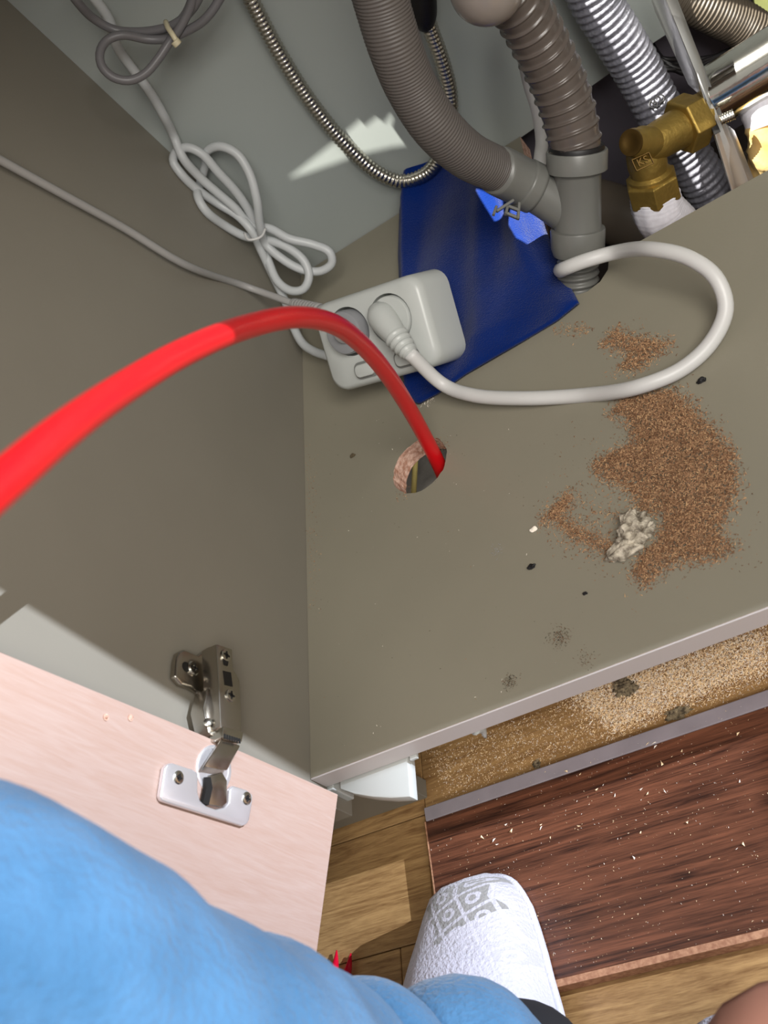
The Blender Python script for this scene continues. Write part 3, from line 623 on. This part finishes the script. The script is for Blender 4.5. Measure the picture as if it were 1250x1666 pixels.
# ------------------------------------------------------------------ manifold: bar, bracket, valve, insulated pipes
MA = thing('manifold_bar', dp(1200, 125, .9), 'shiny stainless manifold bar coming in from the right behind the bracket', 'pipe')
m0 = dp(1158, 158, .905); m1 = m0 + Vector((0.55, 0.004, 0.004)); md = (m1 - m0).normalized()
bm = bmesh.new(); add_lathe(bm, m0, md, [(0, .0238), (.003, .0242), (.55, .0242)], 56); obj('bar_tube', bm, M['chrome'], MA, smooth=True)
tube('bolt', pix([(1172, 196, .877), (1194, 186, .874)]), .0040, M['steel'], MA, step=.0006, n=14, prof=rib(.002, .1))
BK = thing('bracket', dp(1150, 150, .9), 'stainless angle bracket with a slotted hole holding the manifold bar', 'bracket')
def strip3(name, pa, off, mt): bm = bmesh.new(); add_prism(bm, pix(pa), off); return obj(name, bm, mt, BK, smooth=True, bevel=.0006, seg=2)
strip3('front_face', [(1071, -30, .868), (1092, -30, .868), (1143, 100, .876), (1217, 292, .902), (1240, 350, .92), (1214, 370, .92), (1190, 305, .902), (1132, 118, .876)], FW * .003, M['bracket'])
strip3('side_face', [(1071, -30, .868), (1132, 118, .876), (1150, 165, .882), (1120, 138, .915), (1066, 20, .91), (1050, -30, .90)], RT * .0025, M['bracket'])
strip3('lower_face', [(1181, 200, .889), (1196, 212, .893), (1226, 289, .905), (1246, 345, .92), (1217, 292, .9025)], FW * .004, M['bracket'])
bm = bmesh.new(); add_prism(bm, pix([(1155, 201, .8855), (1165, 196, .8855), (1173, 214, .888), (1163, 219, .888)]), FW * .0015); obj('slot_hole', bm, M['dark'], BK)
# valve
VA = thing('brass_valve', dp(1075, 220, .9), 'brass angle valve in front of the silver hose at the manifold', 'valve')
v0, v1 = dp(1146, 186, .905), dp(1072, 228, .893); vd = (v1 - v0).normalized(); vl = (v1 - v0).length
bm = bmesh.new(); add_lathe(bm, v0, vd, [(0, .0175), (.006, .0178), (.007, .0172)], 6 * 4, True); obj('collar', bm, M['brass'], VA, smooth=True)
x, y, z = frame_of(vd)
bm = bmesh.new(); add_lathe(bm, v0 + vd * .007, vd, [(0, .0215), (.0015, .0228), (.018, .0228), (.0195, .0215)], 6); obj('hex_nut', bm, M['brass'], VA, bevel=.0006)
bm = bmesh.new(); add_lathe(bm, v0 + vd * .024, vd, [(-.004, .0165), (.004, .0158), (vl - .026, .0150), (vl - .012, .0135), (vl - .004, .009)], 32); obj('valve_body', bm, M['brass'], VA, smooth=True)
k0, k1 = dp(1062, 232, .890), dp(1027, 232, .868); kd = (k1 - k0).normalized(); kl = (k1 - k0).length
bm = bmesh.new(); add_lathe(bm, k0, kd, [(0, .0125), (kl * .5, .0125), (kl * .6, .0108), (kl * .9, .0108), (kl, .0100)], 32); obj('side_port', bm, M['brass'], VA, smooth=True)
bm = bmesh.new(); add_lathe(bm, k0 + kd * kl * .98, kd, [(0, .0102), (.0016, .0100), (.0016, .006), (.001, .005)], 32); obj('port_cap', bm, M['brass_dark'], VA, smooth=True)
n0, n1 = dp(1046, 235, .893), dp(1067, 322, .922); nd = (n1 - n0).normalized(); nl = (n1 - n0).length
bm = bmesh.new(); add_lathe(bm, n0, nd, [(-.004, .0115), (nl * .15, .0150), (nl * .35, .0158), (nl * .5, .0150), (nl * .55, .0178), (nl * .62, .0178), (nl * .63, .0165)], 36); obj('outlet_neck', bm, M['brass'], VA, smooth=True)
bm = bmesh.new(); add_lathe(bm, n0 + nd * nl * .60, nd, [(0, .0200), (.0015, .0224), (nl * .40, .0224), (nl * .44, .0206)], 6); obj('union_nut', bm, M['brass'], VA, bevel=.0007)
# cast maker's mark
mo = dp(1046, 263, .8735)
mx_ = (RT * .92 - DN * .42); my_ = (-DN * .9 - RT * .42)
mz = mx_.cross(my_).normalized()
bm = bmesh.new()
for a, b, c_, d_ in ((-.0075, .0042, .0075, .0048), (-.0075, -.0048, .0075, -.0042), (-.0075, -.0048, -.0069, .0048), (.0069, -.0048, .0075, .0048)):
    add_box(bm, (a, b, -.0012), (c_, d_, .0006), basis(mo, mx_.normalized(), mz.cross(mx_).normalized(), mz))
obj('mark_frame', bm, M['brass_dark'], VA)
text('mark_letters', 'KS', mo, mx_, my_, .0085, M['brass_dark'], VA, .0008)
IN = thing('insulated_pipe', dp(1090, 340, .93), 'white fabric insulated pipe going down from the brass valve', 'pipe')
braid = lambda s, a: 1 + .035 * np.sin(s * 2 * math.pi / .0060 + 5 * a) * np.sin(s * 2 * math.pi / .0060 - 5 * a)
tube('insulation', [n0 + nd * nl * .93, n0 + nd * nl * 1.25, dp(1104, 378, .955), dp(1134, 430, 1.0)], [.0198, .0212, .0215, .0215], M['braid'], IN, step=.0012, n=48, prof=braid)
I2 = thing('taped_pipe', dp(1235, 230, .9), 'pipe wrapped in white tape and yellow insulation at the right edge', 'pipe')
tube('yellow_wrap', pix([(1240, 200, .905), (1250, 240, .91), (1250, 290, .935), (1262, 330, .97)]), [.013, .0155, .0145, .014], M['insul'], I2, step=.003, n=28, prof=lambda s, a: 1 + .07 * np.sin(s * 330 + 2 * a) + .04 * np.sin(s * 900 - 3 * a))
tube('white_tape', pix([(1234, 150, .905), (1242, 178, .905), (1250, 208, .906)]), [.0165, .0175, .017], M['braid'], I2, step=.003, n=28, prof=lambda s, a: 1 + .03 * np.sin(s * 500 + a))

# ------------------------------------------------------------------ blue cloth
def path(px, n):
    P = np.array([on(x, y, 2, 0)[:] for x, y in px]); d = np.r_[0, np.cumsum(np.linalg.norm(np.diff(P, axis=0), axis=1))]
    s = np.linspace(0, d[-1], n); return np.stack([np.interp(s, d, P[:, k]) for k in range(3)], 1)
n = 64
Lf = path([(690, 296), (668, 318), (655, 350), (652, 420), (655, 480), (672, 540), (672, 600), (664, 635)], n); Rt = path([(880, 335), (893, 380), (915, 438), (945, 496)], n)
Tp = path([(690, 296), (740, 285), (800, 292), (880, 335)], n); Bt = path([(664, 635), (666, 652), (684, 660), (715, 643), (760, 612), (850, 560), (910, 524), (945, 496)], n)
G = np.zeros((n, n, 3))
for i in range(n):
    v = i / (n - 1)
    for j in range(n):
        u = j / (n - 1)
        G[i, j] = (1 - v) * Tp[j] + v * Bt[j] + (1 - u) * Lf[i] + u * Rt[i] - ((1 - u) * (1 - v) * Tp[0] + u * (1 - v) * Tp[-1] + (1 - u) * v * Bt[0] + u * v * Bt[-1])
vv, uu = np.meshgrid(np.linspace(0, 1, n), np.linspace(0, 1, n), indexing='ij')
env = np.minimum(1, np.minimum(np.minimum(uu, 1 - uu), 1 - vv) * 9) ** .7
hz = .0045 + env * (.006 * (1 - vv) + .010 * np.exp(-((uu - .45 - .25 * (1 - vv)) / .09) ** 2) * (1 - vv * .8) + .007 * np.exp(-((uu - .78 - .12 * vv) / .06) ** 2) * (1 - vv) + .006 * np.exp(-((uu - .12 + .05 * vv) / .05) ** 2) + .0022 * np.sin(13 * uu + 7 * vv) + .0022)
hz = .0045 + (hz - .0045) * 1.5
hz += .012 * np.exp(-((vv) / .12) ** 2) * env
G[:, :, 2] = hz
V = np.concatenate([G.reshape(-1, 3), (G - np.array([0, 0, .003])).reshape(-1, 3)])
F = []
for i in range(n - 1):
    for j in range(n - 1):
        a = i * n + j; F.append((a, a + n, a + n + 1, a + 1)); b = a + n * n; F.append((b, b + 1, b + n + 1, b + n))
rim = [i for i in range(n)] + [i * n + n - 1 for i in range(1, n)] + [(n - 1) * n + j for j in range(n - 2, -1, -1)] + [i * n for i in range(n - 2, 0, -1)]
for a, b in zip(rim, rim[1:] + rim[:1]): F.append((a, b, b + n * n, a + n * n))
me = bpy.data.meshes.new('cloth'); me.from_pydata(V.tolist(), [], F); me.update()
tag(link('cloth', me, M['cloth'], None, True), 'blue microfibre cloth crumpled on the bottom board under the drain pipes', 'cloth')

# ------------------------------------------------------------------ sawdust and dirt
def inside(P, poly):
    x, y = P[:, 0], P[:, 1]; c = np.zeros(len(P), bool); k = len(poly); j = k - 1
    for i in range(k):
        xi, yi = poly[i]; xj, yj = poly[j]
        c ^= ((yi > y) != (yj > y)) & (x < (xj - xi) * (y - yi) / (yj - yi + 1e-12) + xi); j = i
    return c
def edge_dist(P, poly):
    d = np.full(len(P), 9.0)
    for i in range(len(poly)):
        a = np.array(poly[i]); b = np.array(poly[(i + 1) % len(poly)]); ab = b - a
        t = np.clip(((P - a) @ ab) / (ab @ ab + 1e-12), 0, 1); d = np.minimum(d, np.linalg.norm(P - a - t[:, None] * ab, axis=1))
    return d
def flakes(name, Q, size, mats, weights, parent=None, tilt=.5, squash=.35):
    """loose shavings: one thin tetrahedron each, at the points Q"""
    k = len(Q); L_ = rng.uniform(size[0], size[1], k); W_ = L_ * rng.uniform(.18, squash, k)
    a = rng.uniform(0, 2 * math.pi, k); tz = rng.normal(0, tilt, k)
    dx = np.stack([np.cos(a) * np.cos(tz), np.sin(a) * np.cos(tz), np.sin(tz)], 1) * L_[:, None] / 2
    dy = np.stack([-np.sin(a), np.cos(a), rng.normal(0, .3, k)], 1) * W_[:, None] / 2
    up = np.zeros((k, 3)); up[:, 2] = W_ * .7
    base = Q + np.stack([0 * a, 0 * a, np.abs(dx[:, 2]) + np.abs(dy[:, 2])], 1)
    V = np.stack([base - dx, base + dx - dy, base + dx * .6 + dy, base + up + dy * .2], 1).reshape(-1, 3)
    i = np.arange(k)[:, None] * 4
    F = np.stack([i + np.array([0, 1, 3]), i + np.array([1, 2, 3]), i + np.array([2, 0, 3]), i + np.array([0, 2, 1])], 1).reshape(-1, 3)
    me = bpy.data.meshes.new(name); me.from_pydata(V.tolist(), [], F.tolist()); me.update()
    mi = np.repeat(rng.choice(len(mats), k, p=weights), 4).astype(np.int32); me.polygons.foreach_set('material_index', mi)
    return link(name, me, mats, parent)
def scatter_poly(px, z, k, soft=0.0, hmax=0.0, slope=.3):
    poly = [tuple(on(x, y, 2, z)[:2]) for x, y in px]; A = np.array(poly); lo, hi = A.min(0) - soft, A.max(0) + soft
    P = rng.uniform(lo, hi, (int(k * 4), 2)); d = edge_dist(P, poly); ins = inside(P, poly)
    keep = ins & (rng.uniform(0, 1, len(P)) < np.clip(.35 + d / .008, 0, 1)) | (~ins & (rng.uniform(0, 1, len(P)) < np.exp(-d / max(soft, 1e-6)) * .35) & (soft > 0))
    P = P[keep][:k]; d = np.where(inside(P, poly), edge_dist(P, poly), 0)
    h = np.minimum(hmax, d * slope) * (.75 + .35 * np.sin(P[:, 0] * 160) * np.sin(P[:, 1] * 140 + 1))
    return np.column_stack([P, z + h])
BR = [M['flake_a'], M['flake_b'], M['flake_c']]
big = [(1010, 648), (1095, 632), (1130, 665), (1165, 700), (1195, 735), (1203, 775), (1195, 820), (1180, 850), (1175, 870), (1195, 890), (1170, 912), (1110, 915), (1085, 925), (1050, 955), (1030, 935), (1040, 905), (1070, 880), (1080, 840), (1045, 835), (1025, 800), (965, 770), (965, 750), (1000, 735), (1030, 720), (1020, 680), (995, 675)]
mound = thing('sawdust_pile', on(1090, 780, 2, 0), 'large brown sawdust heap on the bottom board to the right', 'sawdust', kind='stuff')
Q = scatter_poly(big, 0.0, 26000, soft=.003, hmax=.0075, slope=.28)
f_ = flakes('sawdust', Q, (.0011, .0032), BR, [.45, .22, .33], mound); f_['kind'] = 'stuff'
def patch(name, px, k, label, soft=.003, hmax=.002, z=0.0, mats=BR, w=(.5, .27, .23), size=(.001, .003), cat='sawdust', **kw):
    Q = scatter_poly(px, z, k, soft=soft, hmax=hmax)
    return tag(flakes(name, Q, size, mats, list(w), **kw), label, cat, kind='stuff')
patch('sawdust_patch', [(978, 560), (1005, 532), (1020, 545), (1095, 558), (1075, 575), (1060, 590), (1045, 603), (1005, 604), (1022, 575)], 2600, 'small brown sawdust patch inside the white cable loop')
patch('sawdust_trail', [(905, 535), (930, 532), (962, 536), (958, 543), (925, 542)], 260, 'thin brown sawdust trail beside the blue cloth tip')
patch('sawdust_trail', [(880, 845), (905, 820), (925, 800), (935, 815), (920, 840), (935, 855), (1005, 888), (1000, 905), (930, 875), (905, 850)], 3800, 'curved brown sawdust streak left of the plaster lump', soft=.004)
patch('sawdust_trail', [(940, 820), (1015, 830), (1005, 850), (960, 830)], 300, 'sparse sawdust between the heap and the curved streak', soft=.005)
patch('sawdust_crumbs', [(905, 700), (1215, 690), (1245, 920), (1040, 985), (870, 880)], 420, 'scattered sawdust crumbs around the heap on the bottom board', soft=.004, hmax=0, size=(.0008, .0022), w=(.45, .1, .45))
patch('sawdust_crumbs', [(510, 650), (860, 690), (960, 1050), (850, 1120), (520, 1240)], 170, 'sparse crumbs dotted over the left of the bottom board', hmax=0, size=(.0006, .0016), mats=[M['grime'], M['flake_a'], M['pale_b']], w=(.5, .3, .2))
patch('joint_dirt', [(496, 720), (512, 740), (520, 900), (512, 1000), (500, 900)], 260, 'brown dirt along the joint of side and bottom board', hmax=0, size=(.0006, .0018), cat='dirt')
patch('bright_shavings', [(700, 1222), (1250, 1020), (1250, 1115), (960, 1215), (720, 1300)], 6500, 'pale sawdust thick on the oak floor along the cabinet front', z=ZF, hmax=0.0, soft=.006, size=(.0007, .0022), mats=[M['pale_a'], M['pale_b'], M['flake_b']], w=(.55, .25, .2))
patch('bright_shavings', [(930, 1130), (1250, 1020), (1250, 1090), (1000, 1190)], 15000, 'densest pale sawdust on the oak floor at the right', z=ZF, hmax=0.0012, soft=.006, size=(.001, .003), mats=[M['pale_a'], M['pale_b'], M['flake_b']], w=(.55, .3, .15))
patch('board_shavings', [(700, 1330), (1250, 1130), (1250, 1515), (910, 1595), (720, 1500)], 750, 'pale sawdust specks strewn over the walnut plinth board', z=ZB, hmax=0, size=(.0004, .0015), mats=[M['pale_a'], M['pale_b']], w=(.6, .4))
patch('board_shavings', [(700, 1320), (1250, 1118), (1250, 1480), (1000, 1420), (800, 1380)], 34, 'larger pale chips strewn over the walnut plinth board', z=ZB, hmax=0, size=(.002, .0042), mats=[M['pale_a'], M['pale_b']], w=(.5, .5), squash=.6)
def lump(name, px, py, r, mt, label, cat='debris', z=0.0, sc=(1, 1, .7), seed=0, amp=.3):
    rs = random.Random(seed); bm = bmesh.new(); bmesh.ops.create_icosphere(bm, subdivisions=4, radius=1)
    from mathutils import noise
    c = on(px, py, 2, z); o_ = Vector((seed * 3.1, seed * 1.7, 0))
    for v in bm.verts:
        p = v.co.copy(); k = 1 + amp * noise.noise(p * 1.4 + o_) * 1.6 + amp * .7 * noise.noise(p * 3.7 + o_) + amp * .5 * noise.noise(p * 9 + o_)
        q = Vector((p.x * sc[0], p.y * sc[1], p.z * sc[2])) * k * r; q.z = max(q.z + r * sc[2] * .75, 0.0004)
        v.co = c + q
    return tag(obj(name, bm, mt, smooth=False), label, cat)
LU = lump('plaster_lump', 1040, 868, .0105, M['lump'], 'crumbly off-white plaster lump lying in the sawdust heap', sc=(1.1, .95, .8), seed=3, amp=.42)
bm = bmesh.new()
from mathutils import noise as _nz
bmesh.ops.create_icosphere(bm, subdivisions=3, radius=1); c = on(1022, 898, 2, 0)
for v in bm.verts:
    p = v.co.copy(); k = 1 + .5 * _nz.noise(p * 1.7 + Vector((9, 2, 1))) + .3 * _nz.noise(p * 5); q = Vector((p.x * 1.4, p.y * .7, p.z * .6)) * k * .0095; q.z = max(q.z + .004, .0004); v.co = c + q
obj('lump_piece', bm, M['lump'], LU)
for i, (px, py, r, lb, mt) in enumerate([(866, 923, .0026, 'tiny black crumb left of the sawdust heap', 'black'), (1143, 620, .0026, 'tiny black crumb just outside the white cable loop', 'black'), (953, 966, .0015, 'tiny black speck below the plaster lump', 'black'), (870, 862, .0022, 'tiny white chip left of the curved sawdust streak', 'pale_b'),
        (575, 742, .0022, 'tiny dark splinter left of the drilled hole', 'grime')]):
    lump('crumb', px, py, r, M[mt], lb, 'crumb', seed=20 + i, sc=(1.2, .8, .6))
lump('grime_clump', 1019, 1122, .007, M['clump'], 'dark clump on the pale sawdust below the cabinet front', z=ZF, seed=31, sc=(1.2, .8, .5), amp=.5)
lump('grime_clump', 1104, 1161, .006, M['clump'], 'flat grey-brown clump against the plinth board strip', z=ZF, seed=32, sc=(1.5, .6, .35), amp=.5)
lump('grime_clump', 875, 1244, .003, M['clump'], 'small dark clump on the oak at the strip', z=ZF, seed=33, sc=(1, 1, .5), amp=.5)
def dirt(px, py, w, k, label, mats, ws, size=(.0006, .0018)):
    c = on(px, py, 2, 0); P = rng.normal(0, 1, (k, 2)) * np.array([w, w]) + np.array(c[:2])
    tag(flakes('dirt_spot', np.column_stack([P, np.zeros(k) + .0001]), size, mats, ws), label, 'dirt', kind='stuff')
GR = [M['grime'], M['flake_c'], M['black']]
dirt(910, 1036, .0042, 240, 'round speckled dirt spot near the cabinet front', GR, [.6, .3, .1])
dirt(830, 1109, .0028, 150, 'dark dirt spot close to the front edge', GR, [.7, .1, .2])
dirt(953, 1071, .0035, 70, 'faint brown dirt spot right of the speckled one', GR, [.3, .7, 0])
dirt(808, 897, .0026, 60, 'faint grey stain spot right of the drilled hole', [M['cord_grey']], [1.0])
dirt(718, 722, .004, 60, 'wood crumbs at the rim of the drilled hole by the pipe', BR, [.4, .3, .3])
dirt(660, 800, .004, 60, 'wood crumbs at the front rim of the drilled hole', BR, [.4, .3, .3])
dirt(695, 650, .004, 130, 'pale lint on the near tip of the blue cloth', [M['pale_b']], [1.0])

# ------------------------------------------------------------------ red-handled tool lying on the floor under the sleeve
TL = thing('pliers', on(556, 1600, 2, ZF), 'pair of glossy red pointed handle tips on the oak floor beside the door', 'tool')
tube('handle', [on(548, 1546, 2, ZF + .004), on(546, 1570, 2, ZF + .005), on(540, 1600, 2, ZF + .006), on(545, 1680, 2, ZF + .007)], [.0006, .0028, .0045, .005], M['red_dark'], TL, step=.002, n=16)
tube('handle', [on(571, 1551, 2, ZF + .004), on(568, 1572, 2, ZF + .005), on(561, 1600, 2, ZF + .006), on(548, 1690, 2, ZF + .007)], [.0006, .0026, .0042, .005], M['red_dark'], TL, step=.002, n=16)
tube('jaws', [on(545, 1672, 2, ZF + .007), on(543, 1740, 2, ZF + .006)], [.007, .002], M['steel'], TL, step=.004, n=10)

# ------------------------------------------------------------------ the person crouching at the cabinet
PE = thing('person', (0.2, -1.15, ZF), 'crouching person in blue fleece wearing white towelling slippers, one knee bare', 'person')
def skin_body(name, verts, edges, mt, parent, root=0, sub=2):
    me = bpy.data.meshes.new(name); me.from_pydata([v[:3] for v in verts], edges, []); o = bpy.data.objects.new(name, me); COL.objects.link(o)
    md = o.modifiers.new('skin', 'SKIN'); md.use_smooth_shade = True; md.branch_smoothing = .4
    sl = me.skin_vertices[0].data
    for i, v in enumerate(verts):
        r = v[3]; sl[i].radius = r if isinstance(r, tuple) else (r, r); sl[i].use_root = (i == root)
    ss = o.modifiers.new('sub', 'SUBSURF'); ss.levels = sub; ss.render_levels = sub
    dg = bpy.context.evaluated_depsgraph_get(); m2 = bpy.data.meshes.new_from_object(o.evaluated_get(dg)); bpy.data.objects.remove(o)
    return link(name, m2, mt, parent, True)
LK = dp(-150, 1600, .42); LA = dp(775, 1790, .70)
RK = dp(1318, 1650, .49); RA = Vector((0.262, -0.945, -0.075))
hip = Vector((0.17, -1.22, 0.02)); LH = hip + Vector((-.085, .02, 0)); RH = hip + Vector((.09, .02, 0))
neck = Vector((0.27, -1.20, 0.50)); head = Vector((0.30, -1.13, 0.64))
LS = Vector((.10, -1.20, .44)); RS = Vector((.44, -1.22, .44)); LE = Vector((-.14, -1.12, .28)); RE = Vector((.60, -1.12, .30))
LW = Vector((-.09, -0.985, .47)); RW = Vector((.575, -1.0, .50))
bv = [(*hip, .10), (*(hip + Vector((.04, 0, .16))), (.12, .09)), (*(hip + Vector((.09, .01, .33))), (.14, .10)), (*neck, .05), (*(head - Vector((0, .0, .04))), .07), (*head, (.078, .092)), (*(head + Vector((.0, .0, .08))), .068),
      (*LH, .085), (*((LH + LK) / 2), .074), (*LK, .052), (*(LK * .6 + LA * .4), .05), (*LA, .034),
      (*RH, .085), (*((RH + RK) / 2), .066), (*RK, .056), (*(RK * .55 + RA * .45), .041), (*RA, .031),
      (*LS, .055), (*LE, .038), (*LW, .026), (*RS, .055), (*RE, .038), (*RW, .026)]
be = [(0, 1), (1, 2), (2, 3), (3, 4), (4, 5), (5, 6), (0, 7), (7, 8), (8, 9), (9, 10), (10, 11), (0, 12), (12, 13), (13, 14), (14, 15), (15, 16), (2, 17), (17, 18), (18, 19), (2, 20), (20, 21), (21, 22)]
# nose and ears
k = len(bv); bv += [(*(head + Vector((0, .088, .0))), .016), (*(head + Vector((0, .108, -.018))), .011), (*(head + Vector((-.084, -.005, -.005))), (.012, .022)), (*(head + Vector((.084, -.005, -.005))), (.012, .022))]
be += [(5, k), (k, k + 1), (5, k + 2), (5, k + 3)]
# feet inside the slippers
LT = on(790, 1450, 2, ZF + .02); RTT = Vector((0.222, -0.76, ZF + .02))
k = len(bv); bv += [(*(LA * .5 + LT * .5 + Vector((0, 0, -.016))), .022), (*(LA * .2 + LT * .8), .012), (*(RA * .45 + RTT * .55 + Vector((0, 0, -.012))), .026), (*(RA * .1 + RTT * .9), .018)]
be += [(11, k), (k, k + 1), (16, k + 2), (k + 2, k + 3)]
# hands: palm and five fingers each; the left closes on the red pipe, the right is raised to the phone
def hand(w, d, up, wi, sgn):
    global bv, be
    d = d.normalized(); s = d.cross(up).normalized() * sgn; up = s.cross(d) * sgn
    p = len(bv); bv.append((*(w + d * .05), (.032, .014))); be.append((wi, p))
    for i, (off, ln) in enumerate(((-.028, .062), (-.010, .072), (.009, .068), (.026, .052))):
        b0 = w + d * .092 + s * off; q = len(bv)
        bv.append((*b0, .009)); bv.append((*(b0 + d * ln * .45 - up * ln * .25), .008)); bv.append((*(b0 + d * ln * .5 - up * ln * .75), .007)); be.extend([(p, q), (q, q + 1), (q + 1, q + 2)])
    q = len(bv); b0 = w + d * .035 - s * .034
    bv.append((*b0, .011)); bv.append((*(b0 + d * .03 - s * .018 - up * .01), .0095)); bv.append((*(b0 + d * .055 - s * .014 - up * .026), .008)); be.extend([(p, q), (q, q + 1), (q + 1, q + 2)])
hand(LW, Vector((.25, .8, .5)), Vector((-.3, -.5, .8)), 19, 1)
hand(RW, Vector((-.5, .5, .7)), Vector((0, -1, .4)), 22, -1)
skin_body('body', bv, be, M['skin'], PE)
# fleece top and trousers
sv_ = [(*(hip + Vector((0, 0, .03))), (.13, .115)), (*(hip + Vector((.04, 0, .17))), (.14, .11)), (*(hip + Vector((.09, .01, .34))), (.175, .13)), (*(neck - Vector((0, 0, .03))), .066), (*LS, .088), (*LE, .052), (*(LW * .9 + LE * .1), .04), (*RS, .088), (*RE, .054), (*(RW * .9 + RE * .1), .04)]
skin_body('fleece_top', sv_, [(0, 1), (1, 2), (2, 3), (2, 4), (4, 5), (5, 6), (2, 7), (7, 8), (8, 9)], M['fleece'], PE)
tv = [(*hip, .125), (*LH, .10), (*((LH + LK) / 2), .09), (*(LK - (LK - LH) * .06), .074), (*RH, .10), (*((RH + RK) / 2 - (RK - RH) * .1), .082)]
skin_body('fleece_trousers', tv, [(0, 1), (1, 2), (2, 3), (0, 4), (4, 5)], M['fleece'], PE)
# lower left trouser leg: it gathers in folds above the slipper
leg = [(-330, 1640, .40), (-150, 1590, .40), (0, 1612, .41), (150, 1690, .43), (300, 1755, .46), (420, 1790, .50), (500, 1790, .54), (545, 1790, .565), (590, 1780, .585), (640, 1790, .61), (690, 1790, .625), (750, 1760, .635), (800, 1770, .645), (830, 1785, .655)]
lr = [.068, .074, .0655, .0640, .0640, .0640, .0580, .0430, .0560, .0420, .0520, .0565, .0470, .0380]
nzf = lambda s, a: 1 + .02 * np.sin(s * 60 + 2 * a) + .015 * np.sin(s * 130 - 3 * a)
tube('trouser_leg', pix(leg), lr, M['fleece'], PE, step=.005, n=48, prof=nzf)
tube('sock', pix([(800, 1760, .66), (850, 1740, .69), (880, 1760, .73)]), [.042, .040, .038], M['sock'], PE, step=.006, n=28)

def slipper(outline, toe_h, heel, parent, mt):
    """towelling slipper: outline = left and right edges from the toe back, as points on the floor"""
    Ls, Rs = outline; n_ = len(Ls); S_ = 14
    bm = bmesh.new(); uv = bm.loops.layers.uv.new('UVMap'); rows = []; info = {}
    ln = 0
    for i in range(n_):
        a, b = Vector(Ls[i]), Vector(Rs[i]); c = (a + b) / 2; w = (b - a).length
        if i: ln += (c - pc).length
        pc = c; hh = heel[i]; row = []
        for j in range(S_ + 1):
            t = math.pi * (1 - j / S_); u_ = (math.cos(t) + 1) / 2
            p = a.lerp(b, u_); p.z = ZF_ + .008 + hh * max(0, math.sin(t)) ** .62
            v = bm.verts.new(p); row.append(v); info[v] = (u_ * w / .026, ln / .026)
        rows.append(row)
    for r1, r2 in zip(rows, rows[1:]):
        for j in range(S_): bm.faces.new((r1[j], r1[j + 1], r2[j + 1], r2[j]))
    bm.faces.new(rows[0][::-1]); 
    for f in bm.faces:
        for l in f.loops: l[uv].uv = info[l.vert]
    up_ = obj('slipper_upper', bm, mt, parent, smooth=True)
    sb = bmesh.new(); pts = [Vector(p) for p in Ls[::-1]] + [Vector(p) for p in Rs]
    cc_ = sum(pts, Vector()) / len(pts)
    pts = [cc_ + (p - cc_) * 1.02 for p in pts]
    for p in pts: p.z = ZF_ + .0005
    add_prism(sb, pts, (0, 0, .010)); obj('slipper_sole', sb, M['piping'], parent, smooth=True, bevel=.003, seg=3)
    edge = [Vector(p) for p in Ls[::-1]] + [Vector(p) for p in Rs]
    for p in edge: p.z = ZF_ + .0095
    tube('slipper_piping', edge, .0028, M['piping'], parent, step=.005, n=8)
def sub_empty(name, loc, parent, label):
    o = bpy.data.objects.new(name, None); COL.objects.link(o); o.location = loc; o.parent = parent; o.matrix_parent_inverse = Matrix.Translation(-parent.location); o['label'] = label; return o
ZF_ = ZB + .0006
zs = ZB + .006
Lp = [(800, 1431), (768, 1446), (737, 1462), (724, 1480), (717, 1510), (709, 1550), (700, 1590), (690, 1640), (684, 1700), (690, 1770), (705, 1850)]
Rp = [(822, 1430), (838, 1437), (851, 1452), (864, 1475), (876, 1510), (888, 1550), (898, 1590), (911, 1635), (925, 1690), (935, 1760), (930, 1850)]
hh = [.016, .026, .034, .040, .045, .050, .055, .060, .064, .066, .06]
s1 = sub_empty('slipper', on(800, 1550, 2, ZB), PE, 'white towelling slipper with a diamond pattern standing on the walnut board')
slipper(([on(x, y, 2, zs) for x, y in Lp], [on(x, y, 2, zs) for x, y in Rp]), 0, hh, s1, M['terry'])
ZF_ = ZF + .0006
s2 = sub_empty('slipper', (0.225, -.8, ZF), PE, 'second white slipper, only its toe showing')
def rowp(y, w): return ((0.2255 + (y + .735) * -.12 - w / 2, y, ZF), (0.2255 + (y + .735) * -.12 + w / 2, y, ZF))
rws = [rowp(-.735, .03), rowp(-.738, .05), rowp(-.745, .065), rowp(-.765, .078), rowp(-.80, .086), rowp(-.85, .088), rowp(-.90, .08), rowp(-.96, .074), rowp(-.99, .06)]
slipper(([r[0] for r in rws], [r[1] for r in rws]), 0, [.014, .022, .028, .034, .04, .045, .045, .045, .04], s2, M['terry'])
for sx_ in (-1, 1):
    bm = bmesh.new(); bmesh.ops.create_uvsphere(bm, u_segments=12, v_segments=8, radius=.010)
    for v in bm.verts: v.co += head + Vector((sx_ * .03, .074, .012))
    obj('eye', bm, M['white_plastic'], PE, smooth=True)
bm = bmesh.new(); bmesh.ops.create_uvsphere(bm, u_segments=16, v_segments=8, radius=1)
for v in bm.verts: v.co = head + Vector((v.co.x * .024, .076 + v.co.y * .008, -.052 + v.co.z * .007))
obj('mouth', bm, M['red_dark'], PE, smooth=True)
# hair, behind the camera with the rest of the head
bm = bmesh.new(); bmesh.ops.create_uvsphere(bm, u_segments=24, v_segments=14, radius=1)
bmesh.ops.delete(bm, geom=[v for v in bm.verts if v.co.y > .45 and v.co.z < .45 or v.co.z < -.55], context='VERTS')
for v in bm.verts: v.co = head + Vector((v.co.x * .092, v.co.y * .105 - .012, v.co.z * .11 + .035))
obj('hair', bm, M['hair'], PE, smooth=True)
